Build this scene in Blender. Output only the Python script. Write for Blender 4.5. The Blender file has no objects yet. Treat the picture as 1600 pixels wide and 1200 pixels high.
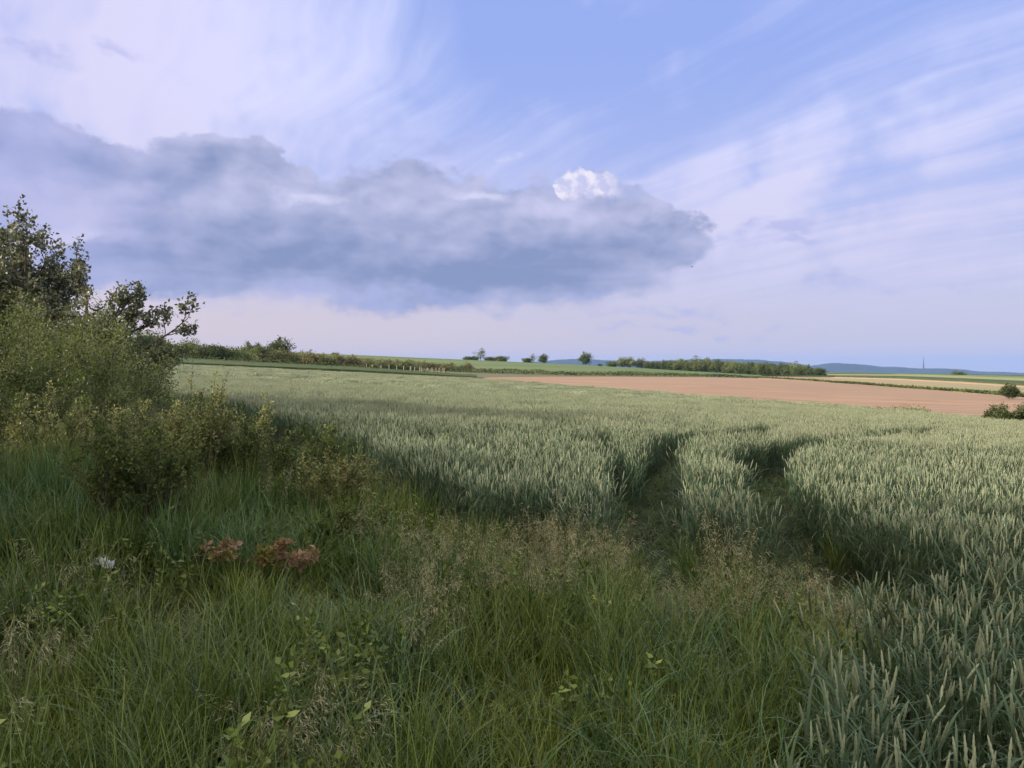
import bpy, math, random
import numpy as np
from mathutils import Vector

R = math.radians
F = 1209.0                      # focal length in photo pixels (photo 1600 wide)
CAMZ = 1.75
HZ = 575.0                      # photo row of the true horizon
scene = bpy.context.scene
COL = scene.collection

# ------------------------------------------------------------------ camera
cam_d = bpy.data.cameras.new('camera')
cam_d.sensor_width = 36.0
cam_d.lens = 36.0 * F / 1600.0
cam_d.shift_y = -(600 - HZ) / 1600.0
cam_d.clip_start = 0.05
cam_d.clip_end = 40000
cam = bpy.data.objects.new('camera', cam_d)
cam.location = (0, 0, CAMZ)
cam.rotation_euler = (R(90), 0, 0)
COL.objects.link(cam)
scene.camera = cam

# ------------------------------------------------------------------ sun
SUN_EL, SUN_AZ = R(17), R(-93)          # azimuth measured from +Y towards +X: the sun is to the left
sd = Vector((math.sin(SUN_AZ) * math.cos(SUN_EL), math.cos(SUN_AZ) * math.cos(SUN_EL), math.sin(SUN_EL)))
sun_d = bpy.data.lights.new('sun', 'SUN')
sun_d.energy = 4.6
sun_d.angle = R(0.6)
sun_d.color = (1.0, 0.86, 0.70)
sun = bpy.data.objects.new('sun', sun_d)
sun.rotation_euler = (-sd).to_track_quat('-Z', 'Y').to_euler()
sun.location = (-30, 0, 30)
COL.objects.link(sun)

# ------------------------------------------------------------------ render look
vs = scene.view_settings
scene.display_settings.display_device = 'sRGB'
vs.view_transform = 'Standard'
vs.look = 'None'
vs.exposure = 0.32
vs.gamma = 1.0
cy = scene.cycles
cy.max_bounces = 6
cy.diffuse_bounces = 3
cy.glossy_bounces = 2
cy.transmission_bounces = 3
cy.transparent_max_bounces = 4
cy.volume_bounces = 1
cy.use_adaptive_sampling = True
cy.adaptive_threshold = 0.02
cy.use_denoising = True
cy.sample_clamp_indirect = 4.0

# ------------------------------------------------------------------ world: sky texture and clouds by direction
def P(px, row):
    u = (px - 800) / F; v = (HZ - row) / F
    return math.degrees(math.atan(u)), math.degrees(math.atan(v / math.sqrt(1 + u * u)))

class NT:
    def __init__(s, nt): s.nt = nt
    def n(s, t, **k):
        x = s.nt.nodes.new(t)
        for a, b in k.items(): setattr(x, a, b)
        return x
    def put(s, sock, v):
        if isinstance(v, bpy.types.NodeSocket): s.nt.links.new(v, sock)
        elif v is not None: sock.default_value = v
    def m(s, op, a, b=None, c=None, clamp=False):
        x = s.n('ShaderNodeMath', operation=op); x.use_clamp = clamp
        s.put(x.inputs[0], a); s.put(x.inputs[1], b); s.put(x.inputs[2], c)
        return x.outputs[0]
    def vm(s, op, a, b=None):
        x = s.n('ShaderNodeVectorMath', operation=op)
        s.put(x.inputs[0], a)
        if op == 'SCALE': s.put(x.inputs[3], b)
        else: s.put(x.inputs[1], b)
        return x.outputs[1] if op in ('LENGTH', 'DOT_PRODUCT') else x.outputs[0]
    def xyz(s, a, b, c):
        x = s.n('ShaderNodeCombineXYZ')
        for i, v in enumerate((a, b, c)): s.put(x.inputs[i], v)
        return x.outputs[0]
    def sep(s, v):
        x = s.n('ShaderNodeSeparateXYZ'); s.put(x.inputs[0], v); return x.outputs
    def mp(s, v, loc=(0, 0, 0), rot=(0, 0, 0), sc=(1, 1, 1), kind='TEXTURE'):
        x = s.n('ShaderNodeMapping', vector_type=kind)
        s.put(x.inputs[0], v); x.inputs[1].default_value = loc; x.inputs[2].default_value = rot; x.inputs[3].default_value = sc
        return x.outputs[0]
    def noise(s, v, scale, detail=4, rough=.55, dist=0.0, color=False):
        x = s.n('ShaderNodeTexNoise')
        s.put(x.inputs['Vector'], v)
        x.inputs['Scale'].default_value = scale; x.inputs['Detail'].default_value = detail
        x.inputs['Roughness'].default_value = rough; x.inputs['Distortion'].default_value = dist
        return x.outputs['Color'] if color else x.outputs['Fac']
    def rng(s, v, a, b, c=0.0, d=1.0, smooth=True):
        x = s.n('ShaderNodeMapRange'); x.interpolation_type = 'SMOOTHSTEP' if smooth else 'LINEAR'
        x.clamp = True
        s.put(x.inputs[0], v)
        for i, q in enumerate((a, b, c, d)): s.put(x.inputs[i + 1], q)
        return x.outputs[0]
    def mix(s, f, a, b, mode='MIX'):
        x = s.n('ShaderNodeMix', data_type='RGBA', blend_type=mode)
        s.put(x.inputs[0], f)
        for i, v in ((6, a), (7, b)):
            if isinstance(v, (tuple, list)) and len(v) == 3: v = (*v, 1)
            s.put(x.inputs[i], v)
        return x.outputs[2]

world = bpy.data.worlds.new('World')
scene.world = world
world.use_nodes = True
world.cycles.sampling_method = 'MANUAL'
world.cycles.sample_map_resolution = 512
wn = world.node_tree
wn.nodes.clear()
w = NT(wn)
tc = w.n('ShaderNodeTexCoord')
D = tc.outputs['Generated']
dx, dy, dz = w.sep(D)
az = w.m('MULTIPLY', w.m('ARCTAN2', dx, dy), 57.2958)
el = w.m('MULTIPLY', w.m('ARCSINE', dz), 57.2958)
ae = w.xyz(az, el, 0.0)
# physical sky
sk = w.n('ShaderNodeTexSky')
sk.sky_type = 'NISHITA'; sk.sun_disc = False
sk.sun_elevation = SUN_EL; sk.sun_rotation = SUN_AZ
sk.altitude = 150; sk.air_density = 1.0; sk.dust_density = 1.5; sk.ozone_density = 2.0
nish = w.vm('SCALE', sk.outputs[0], 0.11)
# air tint by elevation and azimuth (evening air: lavender low, periwinkle high)
gl = w.mix(w.rng(az, -30, 36), (.68, .55, .585), (.55, .52, .69))
gm = w.mix(w.rng(el, 1, 13), gl, (.42, .47, .80))
g = w.mix(w.rng(el, 7, 24), gm, (.29, .39, .815))
base = w.mix(0.85, nish, g)
# thin high cloud, streaks lying along one wind direction on a flat layer
zz = w.m('MAXIMUM', w.m('ADD', dz, 0.06), 0.03)
pl = w.xyz(w.m('DIVIDE', dx, zz), w.m('DIVIDE', dy, zz), 0.0)
ang = math.atan2(-.87, .50)
warp = w.vm('SCALE', w.vm('SUBTRACT', w.noise(pl, .5, 3, color=True), (.5, .5, .5)), .68)
plw = w.vm('ADD', pl, warp)
s1 = w.mp(plw, rot=(0, 0, ang), sc=(3.2, .55, 1))
s2 = w.mp(plw, rot=(0, 0, ang), sc=(2.4, .16, 1))
c1 = w.noise(s1, 1.0, 8, .58)
c2 = w.noise(s2, 1.0, 7, .6)
cn = w.m('ADD', w.m('MULTIPLY', c1, .56), w.m('MULTIPLY', c2, .44))
def blob(v, px, row, rx, ry, rot=0.0):
    a, e = P(px, row)
    return w.vm('LENGTH', w.mp(v, loc=(a, e, 0), rot=(0, 0, R(rot)), sc=(rx / 21.1, ry / 21.1, 1)))
def inv(d, a=1.0, b=0.0): return w.rng(d, b, a, 1.0, 0.0)
aew = w.vm('ADD', ae, w.vm('SCALE', w.vm('SUBTRACT', w.noise(ae, .08, 4, .6, color=True), (.5, .5, .5)), 5.5))
ml = inv(blob(aew, 230, 90, 470, 270), 1.45, .15)
mr = inv(blob(aew, 1300, 250, 380, 120, 16), 1.15, .0)
ml2 = inv(blob(aew, 1250, 400, 700, 170, 0), 1.15, .1)
blue = inv(blob(aew, 890, 60, 360, 190, -8), 1.15, .1)
mac = w.m('ADD', w.m('MULTIPLY', ml, .72), w.m('ADD', w.m('MULTIPLY', mr, .62), w.m('MULTIPLY', ml2, .50)))
mac = w.m('SUBTRACT', w.m('ADD', mac, .20), w.m('MULTIPLY', blue, .42))
cir = w.m('ADD', mac, w.m('MULTIPLY', w.m('SUBTRACT', cn, .5), w.m('SUBTRACT', 2.3, w.m('MULTIPLY', ml, .1))), clamp=True)
cir = w.m('MULTIPLY', w.rng(cir, -.1, 1.15), w.rng(el, 2.5, 8))
cirl = w.mix(w.rng(az, -34, -8), (.66, .62, .82), (.66, .67, .91))
cirl = w.mix(w.rng(el, 9, 20), (.61, .585, .78), cirl)
skyc = w.mix(w.m('MULTIPLY', cir, .93), base, cirl)
# heavy grey-blue cumulus bank
nz = w.vm('SUBTRACT', w.noise(w.mp(ae, sc=(1, .70, 1)), .16, 9, .60, color=True), (.5, .5, .5))
aec = w.vm('ADD', ae, w.vm('MULTIPLY', nz, (8.0, 5.6, 0)))
def union(lst, v, k=.25):
    o = None
    for b in lst:
        d = blob(v, *b)
        o = d if o is None else w.m('SMOOTH_MIN', o, d, k)
    return o
BANK = [(0, 225, 190, 48, -8), (190, 285, 200, 60, -18), (-60, 300, 120, 40, 0), (370, 265, 110, 42, -8), (430, 365, 270, 92, -10), (640, 345, 160, 88, 0),
        (660, 425, 290, 66, -2), (845, 385, 210, 92, -5), (990, 362, 125, 46, -14), (940, 322, 80, 50, 0), (1000, 345, 60, 40, -20), (250, 415, 150, 40, 0)]
bank = union(BANK, aec)
def vor(v, scale, det=1.0):
    x = w.n('ShaderNodeTexVoronoi'); x.feature = 'F1'; x.normalize = True
    w.put(x.inputs['Vector'], v); x.inputs['Scale'].default_value = scale
    x.inputs['Detail'].default_value = det; x.inputs['Roughness'].default_value = .55
    return x.outputs['Distance']
pv_ = w.vm('ADD', w.mp(ae, sc=(1.45, .85, 1)), w.vm('SCALE', nz, 3.0))
vb0 = vor(pv_, .34); vb1 = vor(w.vm('ADD', pv_, (-.55, .75, 0)), .34)
bil = w.m('SUBTRACT', vb1, vb0)                 # lobes lit from the upper left
up_ = w.rng(el, P(700, 450)[1], P(700, 330)[1])
bank = w.m('ADD', bank, w.m('MULTIPLY', w.m('MULTIPLY', w.m('SUBTRACT', vb0, .30), .62), w.m('ADD', w.m('MULTIPLY', up_, .75), .25)))
bm = w.rng(bank, 1.14, w.rng(el, P(700, 440)[1], P(700, 330)[1], .82, .96))
fine = w.noise(w.mp(ae, sc=(1.5, .8, 1)), .42, 7, .6)
def relief(scale, sx, sy, ox, oy, det=6):
    p0 = w.mp(ae, sc=(sx, sy, 1))
    p1 = w.vm('ADD', p0, (ox, oy, 0))
    return w.m('SUBTRACT', w.noise(p0, scale, det, .58), w.noise(p1, scale, det, .58))
rl = w.m('ADD', relief(.10, 1.25, .62, -1.5, 2.2, 4), w.m('MULTIPLY', relief(.24, 1.1, .85, -.6, .9, 3), .30))
depth = w.rng(bank, .95, .30)                   # how far inside the bank
lowb = w.rng(el, P(700, 330)[1], P(700, 430)[1])  # flat darker base
lum = w.m('ADD', w.m('ADD', w.m('MULTIPLY', rl, 1.3), .60), w.m('MULTIPLY', bil, w.m('ADD', w.m('MULTIPLY', up_, 1.0), .25)))
lum = w.m('SUBTRACT', lum, w.m('MULTIPLY', depth, .22))
lum = w.m('SUBTRACT', lum, w.m('MULTIPLY', lowb, .20))
for bx in ((620, 322, 150, 55, .30), (905, 325, 95, 48, .34), (440, 300, 90, 40, .18), (160, 300, 110, 40, .10), (240, 255, 170, 34, -.16), (560, 425, 260, 42, -.22), (830, 420, 170, 48, -.26), (745, 322, 60, 22, -.22), (330, 395, 120, 40, -.05)):
    lum = w.m('ADD', lum, w.m('MULTIPLY', inv(blob(aec, *bx[:4]), 1.15, .0), bx[4]))
lum = w.m('MAXIMUM', w.m('MINIMUM', lum, 1.0), 0.0)
bc = w.mix(w.rng(lum, .05, .95, smooth=False), (.195, .25, .44), (.52, .52, .73))
bc = w.mix(w.m('MULTIPLY', w.rng(az, -19, -36), .6), bc, (.33, .36, .66))
hd = union([(905, 290, 34, 24, 0), (945, 304, 36, 32, -20), (985, 328, 44, 40, -20), (884, 298, 20, 11, 0), (1040, 355, 40, 26, -20)], w.vm('ADD', ae, w.vm('MULTIPLY', w.vm('SUBTRACT', w.noise(ae, .75, 6, .62, color=True), (.5, .5, .5)), (2.2, 1.9, 0))), .15)
hm = w.rng(hd, 1.12, .80)
hr_ = relief(.9, 1.0, 1.0, .5, .35, 5)
hc = w.mix(w.rng(w.m('ADD', w.m('MULTIPLY', hr_, 2.0), .5), .2, .8), (.50, .51, .74), (.73, .70, .82))
hc = w.mix(w.rng(az, P(935, 300)[0], P(985, 300)[0]), hc, w.mix(.55, bc, (.36, .42, .70)))
hc = w.mix(w.rng(w.m('SUBTRACT', w.noise(ae, .5, 4, .55), w.m('MULTIPLY', w.m('SUBTRACT', el, P(930, 308)[1]), .45)), .40, .66), hc, bc)
hm = w.m('MULTIPLY', hm, w.rng(el, P(930, 370)[1], P(930, 335)[1]))
l2 = w.rng(union([(480, 300, 62, 12, 6), (735, 292, 60, 10, 0), (800, 246, 22, 6, 0)], aec, .2), 1.25, .2)
l2 = w.m('MULTIPLY', l2, w.rng(fine, .35, .6))
notch = w.m('MULTIPLY', inv(blob(aec, 95, 325, 120, 36, -14), 1.3, .2), .7)
out = w.mix(w.m('MULTIPLY', bm, .95), skyc, bc)
out = w.mix(notch, out, (.50, .49, .72))
out = w.mix(w.m('MULTIPLY', l2, .5), out, (.68, .68, .86))
out = w.mix(hm, out, hc)
# small torn clouds under and right of the bank
sm = union([(920, 465, 60, 10, 0), (1090, 484, 45, 10, -10), (1310, 440, 60, 22, 8), (1140, 374, 60, 10, 10), (1235, 368, 60, 12, 12), (990, 490, 80, 9, 0), (1440, 455, 70, 10, 0),
            (45, 78, 60, 12, 0), (190, 75, 35, 10, 0), (690, 222, 80, 14, 0), (540, 468, 240, 20, 0), (1080, 514, 150, 8, 0), (1250, 385, 40, 8, 0)], aec, .1)
smm = w.m('MULTIPLY', w.rng(sm, 1.3, .2), w.rng(fine, .36, .62))
out = w.mix(w.m('MULTIPLY', smm, .60), out, (.345, .385, .68))
# faint level bands low in the air
bd = w.noise(w.mp(ae, sc=(7, .8, 1)), .33, 4, .55)
bandm = w.m('MULTIPLY', w.rng(bd, .48, .68), w.m('MULTIPLY', w.rng(el, 1.5, 4), w.rng(el, 11, 6)))
out = w.mix(w.m('MULTIPLY', bandm, .25), out, (.45, .47, .72))
# the rest of the dome, brightened out of view as added fill light: warm air round the low sun, white veil overhead and behind
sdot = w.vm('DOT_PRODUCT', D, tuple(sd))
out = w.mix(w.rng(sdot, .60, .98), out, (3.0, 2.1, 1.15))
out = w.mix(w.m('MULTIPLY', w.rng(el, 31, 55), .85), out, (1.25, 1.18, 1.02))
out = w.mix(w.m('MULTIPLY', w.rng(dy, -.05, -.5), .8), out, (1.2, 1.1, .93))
# below the horizon: dull earth
out = w.mix(w.rng(el, -.5, -4), out, (.10, .11, .09))
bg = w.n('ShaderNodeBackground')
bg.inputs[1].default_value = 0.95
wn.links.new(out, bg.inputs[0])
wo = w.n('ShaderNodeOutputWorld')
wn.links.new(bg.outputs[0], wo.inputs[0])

# ------------------------------------------------------------------ terrain
SX, SY = -0.048, -0.0066
def plane(x, y): return SX * x + SY * y
def un(px, row, h=0.0):
    """point of the near field plane (raised by h) seen at a photo pixel"""
    u = (px - 800) / F
    d = (CAMZ - h) / ((row - HZ) / F + SX * u + SY)
    return u * d, d
# per azimuth column: (depth, photo row of the ground) beyond the wheat field
T = {
 -500: [(104, None), (150, 535), (500, 515), (900, 520), (1800, 560), (3000, 568), (7000, 571), (12000, 573)],
 210:  [(104, None), (125, 561), (150, 559.5), (300, 552), (500, 545), (900, 552), (1800, 572), (3000, 583), (7000, 584), (12000, 584)],
 400:  [(108, None), (125, 571.5), (150, 570), (230, 566), (350, 557), (520, 549), (900, 556), (1800, 574), (3000, 584), (7000, 584.5), (12000, 584)],
 560:  [(109, None), (125, 579), (150, 577), (230, 575), (300, 569), (500, 556), (900, 562), (1800, 576), (3000, 585), (7000, 585), (12000, 584)],
 700:  [(110, None), (125, 589), (150, 586), (230, 581), (300, 576), (480, 562), (900, 568), (1800, 580), (3000, 587), (7000, 586), (12000, 584)],
 760:  [(105, None), (130, 590.5), (180, 589), (240, 583), (300, 578), (470, 564.5), (900, 570), (1800, 582), (3000, 588), (7000, 586), (12000, 584)],
 900:  [(76, None), (130, 594), (220, 589.5), (250, 585), (300, 581), (450, 571), (900, 577), (1800, 584), (3000, 588), (7000, 586), (12000, 584)],
 1000: [(65, None), (130, 597), (230, 589.5), (260, 586), (300, 583), (420, 576.5), (900, 580), (1800, 585), (3000, 588), (7000, 586), (12000, 584)],
 1100: [(57, None), (130, 598), (230, 590), (260, 587), (300, 586), (400, 582.5), (900, 584), (1800, 586), (3000, 588), (7000, 586), (12000, 584)],
 1200: [(50.7, None), (120, 603), (210, 592.5), (260, 589), (400, 588), (900, 584), (1800, 586), (3000, 588), (7000, 586), (12000, 584)],
 1300: [(45.5, None), (100, 613), (170, 598.5), (280, 590), (450, 588), (900, 583), (1800, 586), (3000, 588.5), (7000, 586), (12000, 584)],
 1400: [(41, None), (80, 622), (140, 606), (260, 592.5), (450, 588), (850, 584.5), (1800, 588), (3000, 589), (7000, 586), (12000, 584)],
 1500: [(38, None), (70, 631), (112, 613.5), (220, 597.5), (450, 590), (800, 586), (1800, 588), (3000, 589), (7000, 586), (12000, 584)],
 1600: [(35, None), (60, 640), (92, 621.5), (180, 604), (400, 593), (700, 587.5), (1800, 588), (3000, 589), (7000, 586), (12000, 584)],
 2300: [(21, None), (45, 700), (70, 665), (140, 630), (300, 605), (600, 592), (1800, 588), (3000, 589), (7000, 586), (12000, 584)],
}
TPX = sorted(T)
TK = []
for p in TPX:
    u = (p - 800) / F
    ks = [0.0]; vs_ = [0.0]
    for d, row in T[p]:
        if row is None: ks.append(d); vs_.append(0.0)
        else: ks.append(d); vs_.append(CAMZ - d * (row - HZ) / F - plane(u * d, d))
    TK.append((np.array(ks), np.array(vs_)))
def H(x, y):
    x = np.asarray(x, float); y = np.asarray(y, float)
    x, y = np.broadcast_arrays(x, y)
    a = np.arctan2(x, y); r = np.hypot(x, y)
    A = 0.87
    ac = np.where(np.abs(a) <= A, a, np.sign(a) * A * (math.pi - np.abs(a)) / (math.pi - A))
    u = np.tan(ac); dep = r * np.cos(ac)
    px = np.clip(800 + F * u, TPX[0], TPX[-1])
    ci = np.clip(np.searchsorted(TPX, px) - 1, 0, len(TPX) - 2)
    z = np.zeros_like(dep); tp = np.array(TPX, float)
    f = (px - tp[ci]) / (tp[ci + 1] - tp[ci])
    for i in range(len(TPX) - 1):
        m = ci == i
        if m.any():
            dd = dep[m]
            z[m] = np.interp(dd, *TK[i]) * (1 - f[m]) + np.interp(dd, *TK[i + 1]) * f[m]
    z = z + plane(u * dep, dep)
    z = z + .025 * np.sin(x * 1.7 + 1) * np.sin(y * 1.3) * np.clip(1.5 - r / 14, 0, 1)
    return z
def Hs(x, y): return float(H([x], [y])[0])

# ------------------------------------------------------------------ mesh helpers
class MB:
    def __init__(s): s.v = []; s.f3 = []; s.f4 = []; s.n = 0; s.t = []
    def add(s, V, F3=None, F4=None, tint=None):
        V = np.asarray(V, float).reshape(-1, 3)
        s.v.append(V)
        if F3 is not None and len(F3): s.f3.append(np.asarray(F3, int).reshape(-1, 3) + s.n)
        if F4 is not None and len(F4): s.f4.append(np.asarray(F4, int).reshape(-1, 4) + s.n)
        s.t.append(np.full(len(V), .5) if tint is None else np.broadcast_to(np.asarray(tint, float), (len(V),)))
        s.n += len(V)
    def mesh(s, name, mat, smooth=False):
        me = bpy.data.meshes.new(name)
        V = np.concatenate(s.v) if s.v else np.zeros((0, 3))
        f3 = np.concatenate(s.f3) if s.f3 else np.zeros((0, 3), int)
        f4 = np.concatenate(s.f4) if s.f4 else np.zeros((0, 4), int)
        me.vertices.add(len(V)); me.vertices.foreach_set('co', V.astype(np.float32).ravel())
        nl = f3.size + f4.size
        me.loops.add(nl)
        me.loops.foreach_set('vertex_index', np.concatenate([f3.ravel(), f4.ravel()]).astype(np.int32))
        st = np.concatenate([np.arange(len(f3)) * 3, f3.size + np.arange(len(f4)) * 4]).astype(np.int32)
        me.polygons.add(len(st)); me.polygons.foreach_set('loop_start', st)
        me.update(calc_edges=True)
        if smooth: me.polygons.foreach_set('use_smooth', np.ones(len(st), bool))
        at = me.attributes.new('tint', 'FLOAT', 'POINT')
        at.data.foreach_set('value', np.concatenate(s.t).astype(np.float32))
        for m in (mat if isinstance(mat, list) else [mat]):
            if m: me.materials.append(m)
        return me
    def obj(s, name, mat, parent=None, smooth=False, loc=None):
        o = bpy.data.objects.new(name, s.mesh(name, mat, smooth))
        COL.objects.link(o)
        if parent: o.parent = parent
        if loc is not None: o.location = loc
        return o
def tag(o, label=None, cat=None, group=None, kind=None):
    if label: o['label'] = label
    if cat: o['category'] = cat
    if group: o['group'] = group
    if kind: o['kind'] = kind
    return o
def empty(name, loc, label, cat, group=None, rz=0, sc=1):
    o = bpy.data.objects.new(name, None); COL.objects.link(o)
    o.empty_display_size = .2
    o.location = loc; o.rotation_euler = (0, 0, rz); o.scale = (sc, sc, sc) if not isinstance(sc, tuple) else sc
    return tag(o, label, cat, group)
def dup(root, loc, rz=0, sc=1, label=None, group=None):
    r = root.copy(); COL.objects.link(r)
    r.location = loc; r.rotation_euler = (0, 0, rz)
    r.scale = (sc, sc, sc) if not isinstance(sc, tuple) else sc
    if label: r['label'] = label
    if group: r['group'] = group
    for ch in root.children:
        c = ch.copy(); COL.objects.link(c); c.parent = r
    return r
def tube(mb, pts, rad, sides=4, tint=.5):
    pts = np.asarray(pts, float); n = len(pts)
    rad = np.broadcast_to(np.asarray(rad, float), (n,))
    t = np.gradient(pts, axis=0); t /= np.linalg.norm(t, axis=1, keepdims=True) + 1e-9
    ref = np.where(np.abs(t[:, 2:3]) > .9, np.array([[1., 0, 0]]), np.array([[0., 0, 1]]))
    a = np.cross(t, ref); a /= np.linalg.norm(a, axis=1, keepdims=True) + 1e-9
    b = np.cross(t, a)
    th = np.arange(sides) * 2 * math.pi / sides
    V = pts[:, None] + rad[:, None, None] * (np.cos(th)[None, :, None] * a[:, None] + np.sin(th)[None, :, None] * b[:, None])
    i = np.arange(n - 1)[:, None] * sides; k = np.arange(sides)[None]; k2 = (k + 1) % sides
    F4 = np.stack([i + k, i + k2, i + sides + k2, i + sides + k], -1).reshape(-1, 4)
    tint = np.asarray(tint, float)
    if tint.ndim: tint = np.repeat(tint, sides)
    mb.add(V.reshape(-1, 3), None, F4, tint)
def leaves(mb, P0, dirs, L, W, rng, tint, droop=.3):
    """folded four-point leaves at points P0 along dirs"""
    n = len(P0)
    if n == 0: return
    L = np.broadcast_to(L, (n,))[:, None]; W = np.broadcast_to(W, (n,))[:, None]
    d = dirs / (np.linalg.norm(dirs, axis=1, keepdims=True) + 1e-9)
    r = rng.normal(size=(n, 3)); s = np.cross(d, r); s /= np.linalg.norm(s, axis=1, keepdims=True) + 1e-9
    up = np.cross(s, d)
    m = P0 + d * L * .5 + up * L * .12
    V = np.stack([P0, m + s * W * .5, P0 + d * L - up * L * droop * .3, m - s * W * .5], 1)
    F4 = (np.arange(n) * 4)[:, None] + np.array([[0, 1, 2, 3]])
    mb.add(V.reshape(-1, 3), None, F4, np.repeat(tint, 4))
def inpoly(x, y, poly):
    c = np.zeros(len(x), bool); n = len(poly)
    for i in range(n):
        x1, y1 = poly[i]; x2, y2 = poly[(i + 1) % n]
        if y1 == y2: continue
        k = ((y1 > y) != (y2 > y)) & (x < (x2 - x1) * (y - y1) / (y2 - y1) + x1)
        c ^= k
    return c
def vnoise(x, y, s, seed=0):
    """smooth value noise, 0..1"""
    rg = np.random.default_rng(seed); G = rg.random((64, 64))
    xs = x / s + 1000; ys = y / s + 1000
    xi = np.floor(xs).astype(int); yi = np.floor(ys).astype(int)
    fx = xs - xi; fy = ys - yi; fx = fx * fx * (3 - 2 * fx); fy = fy * fy * (3 - 2 * fy)
    g = lambda a, b: G[a % 64, b % 64]
    return (g(xi, yi) * (1 - fx) + g(xi + 1, yi) * fx) * (1 - fy) + (g(xi, yi + 1) * (1 - fx) + g(xi + 1, yi + 1) * fx) * fy

# ------------------------------------------------------------------ materials
def mat_plain(name, c1, c2, scale=3.0, rough=.9, stretch=(1, 1, 1), bump=0.0, c3=None, s3=.1, detail=6, rotz=0):
    m = bpy.data.materials.new(name); m.use_nodes = True
    n = NT(m.node_tree); bs = m.node_tree.nodes['Principled BSDF']
    g = n.n('ShaderNodeNewGeometry').outputs['Position']
    v = n.mp(g, rot=(0, 0, rotz), sc=stretch)
    f = n.noise(v, scale, detail, .65)
    c = n.mix(n.rng(f, .32, .68), c1, c2)
    if c3:
        f3 = n.noise(v, s3, 4, .6)
        c = n.mix(n.rng(f3, .40, .66), c, c3)
    n.put(bs.inputs['Base Color'], c)
    bs.inputs['Roughness'].default_value = rough
    bs.inputs['Specular IOR Level'].default_value = .15
    if bump:
        b = n.n('ShaderNodeBump'); b.inputs['Strength'].default_value = 1; b.inputs['Distance'].default_value = bump
        n.put(b.inputs['Height'], f); n.put(bs.inputs['Normal'], b.outputs[0])
    return m
def mat_leaf(name, c1, c2, c3=None, trans=.35, var=.35, rough=.55, spec=.3, patch=None):
    """tint attribute 0..1 runs c1 -> c2 (-> c3); per-object variation; some light passes through"""
    m = bpy.data.materials.new(name); m.use_nodes = True
    nt = m.node_tree; n = NT(nt); bs = nt.nodes['Principled BSDF']; out_ = nt.nodes['Material Output']
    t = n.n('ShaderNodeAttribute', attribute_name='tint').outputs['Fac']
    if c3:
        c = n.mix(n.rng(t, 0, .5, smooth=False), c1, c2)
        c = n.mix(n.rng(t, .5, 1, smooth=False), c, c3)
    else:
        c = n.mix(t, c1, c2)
    oi = n.n('ShaderNodeObjectInfo')
    k = n.m('ADD', n.m('MULTIPLY', oi.outputs['Random'], var), 1 - var / 2)
    if patch:
        g = n.n('ShaderNodeNewGeometry').outputs['Position']
        pf = n.rng(n.noise(g, patch[0], 3, .6), .42, .58)
        c = n.mix(n.m('MULTIPLY', pf, patch[2]), c, patch[1])
    c = n.vm('SCALE', c, k)
    n.put(bs.inputs['Base Color'], c)
    bs.inputs['Roughness'].default_value = rough
    bs.inputs['Specular IOR Level'].default_value = spec
    if trans:
        tr = n.n('ShaderNodeBsdfTranslucent'); n.put(tr.inputs[0], n.mix(1.0, c, (1.0, 1.0, .6, 1), 'MULTIPLY'))
        mx = n.n('ShaderNodeMixShader'); mx.inputs[0].default_value = trans
        nt.links.new(bs.outputs[0], mx.inputs[1]); nt.links.new(tr.outputs[0], mx.inputs[2])
        nt.links.new(mx.outputs[0], out_.inputs[0])
    return m

M = {}
M['soil'] = mat_plain('soil', (.035, .030, .022), (.075, .062, .042), 9, .95, bump=.02)
M['farland'] = mat_plain('farland', (.10, .13, .07), (.17, .17, .10), .004, .95, stretch=(3, 1, 1), c3=(.22, .17, .13), s3=.0012)
M['brown'] = mat_plain('ploughed_soil', (.27, .175, .125), (.42, .285, .21), .55, .95, stretch=(6.5, .8, 1), c3=(.30, .225, .165), s3=.12, detail=9, rotz=R(-14), bump=.05)
M['green'] = mat_plain('green_crop', (.095, .15, .055), (.13, .19, .075), .25, .9, stretch=(4, 1, 1), c3=(.16, .20, .095), s3=.012, rotz=R(10))
M['pale'] = mat_plain('pale_crop', (.25, .27, .13), (.30, .31, .17), .3, .9, stretch=(4, 1, 1))
M['tan'] = mat_plain('tan_crop', (.25, .25, .135), (.31, .29, .165), .16, .9, stretch=(9, 1, 1), c3=(.34, .27, .18), s3=.035, rotz=R(-10))
M['stub'] = mat_plain('stubble', (.36, .27, .19), (.41, .31, .23), .2, .9, stretch=(6, 1, 1))
M['darkgrass'] = mat_plain('bank_grass', (.045, .075, .028), (.085, .115, .045), .9, .9)
M['track'] = mat_plain('farm_track', (.54, .54, .29), (.62, .59, .34), 1.2, .9)
M['canopy'] = mat_plain('wheat_canopy', (.13, .175, .105), (.21, .265, .165), 6, .9, bump=.05, c3=(.26, .31, .20), s3=.25, stretch=(2.5, 1, 1))
M['hill'] = mat_plain('hill_forest', (.022, .034, .022), (.040, .055, .034), .02, .95)
M['bark'] = mat_plain('bark', (.05, .042, .034), (.12, .10, .08), 14, .9, bump=.01)
M['post'] = mat_plain('post_wood', (.45, .41, .34), (.58, .53, .44), 5, .8)
M['steel'] = mat_plain('mast_steel', (.08, .07, .08), (.12, .10, .11), 1, .6)
M['bird'] = mat_plain('bird_feathers', (.02, .02, .022), (.05, .045, .045), 30, .7)
M['scrap'] = mat_plain('white_film', (.36, .38, .43), (.60, .62, .68), 20, .35)

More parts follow.
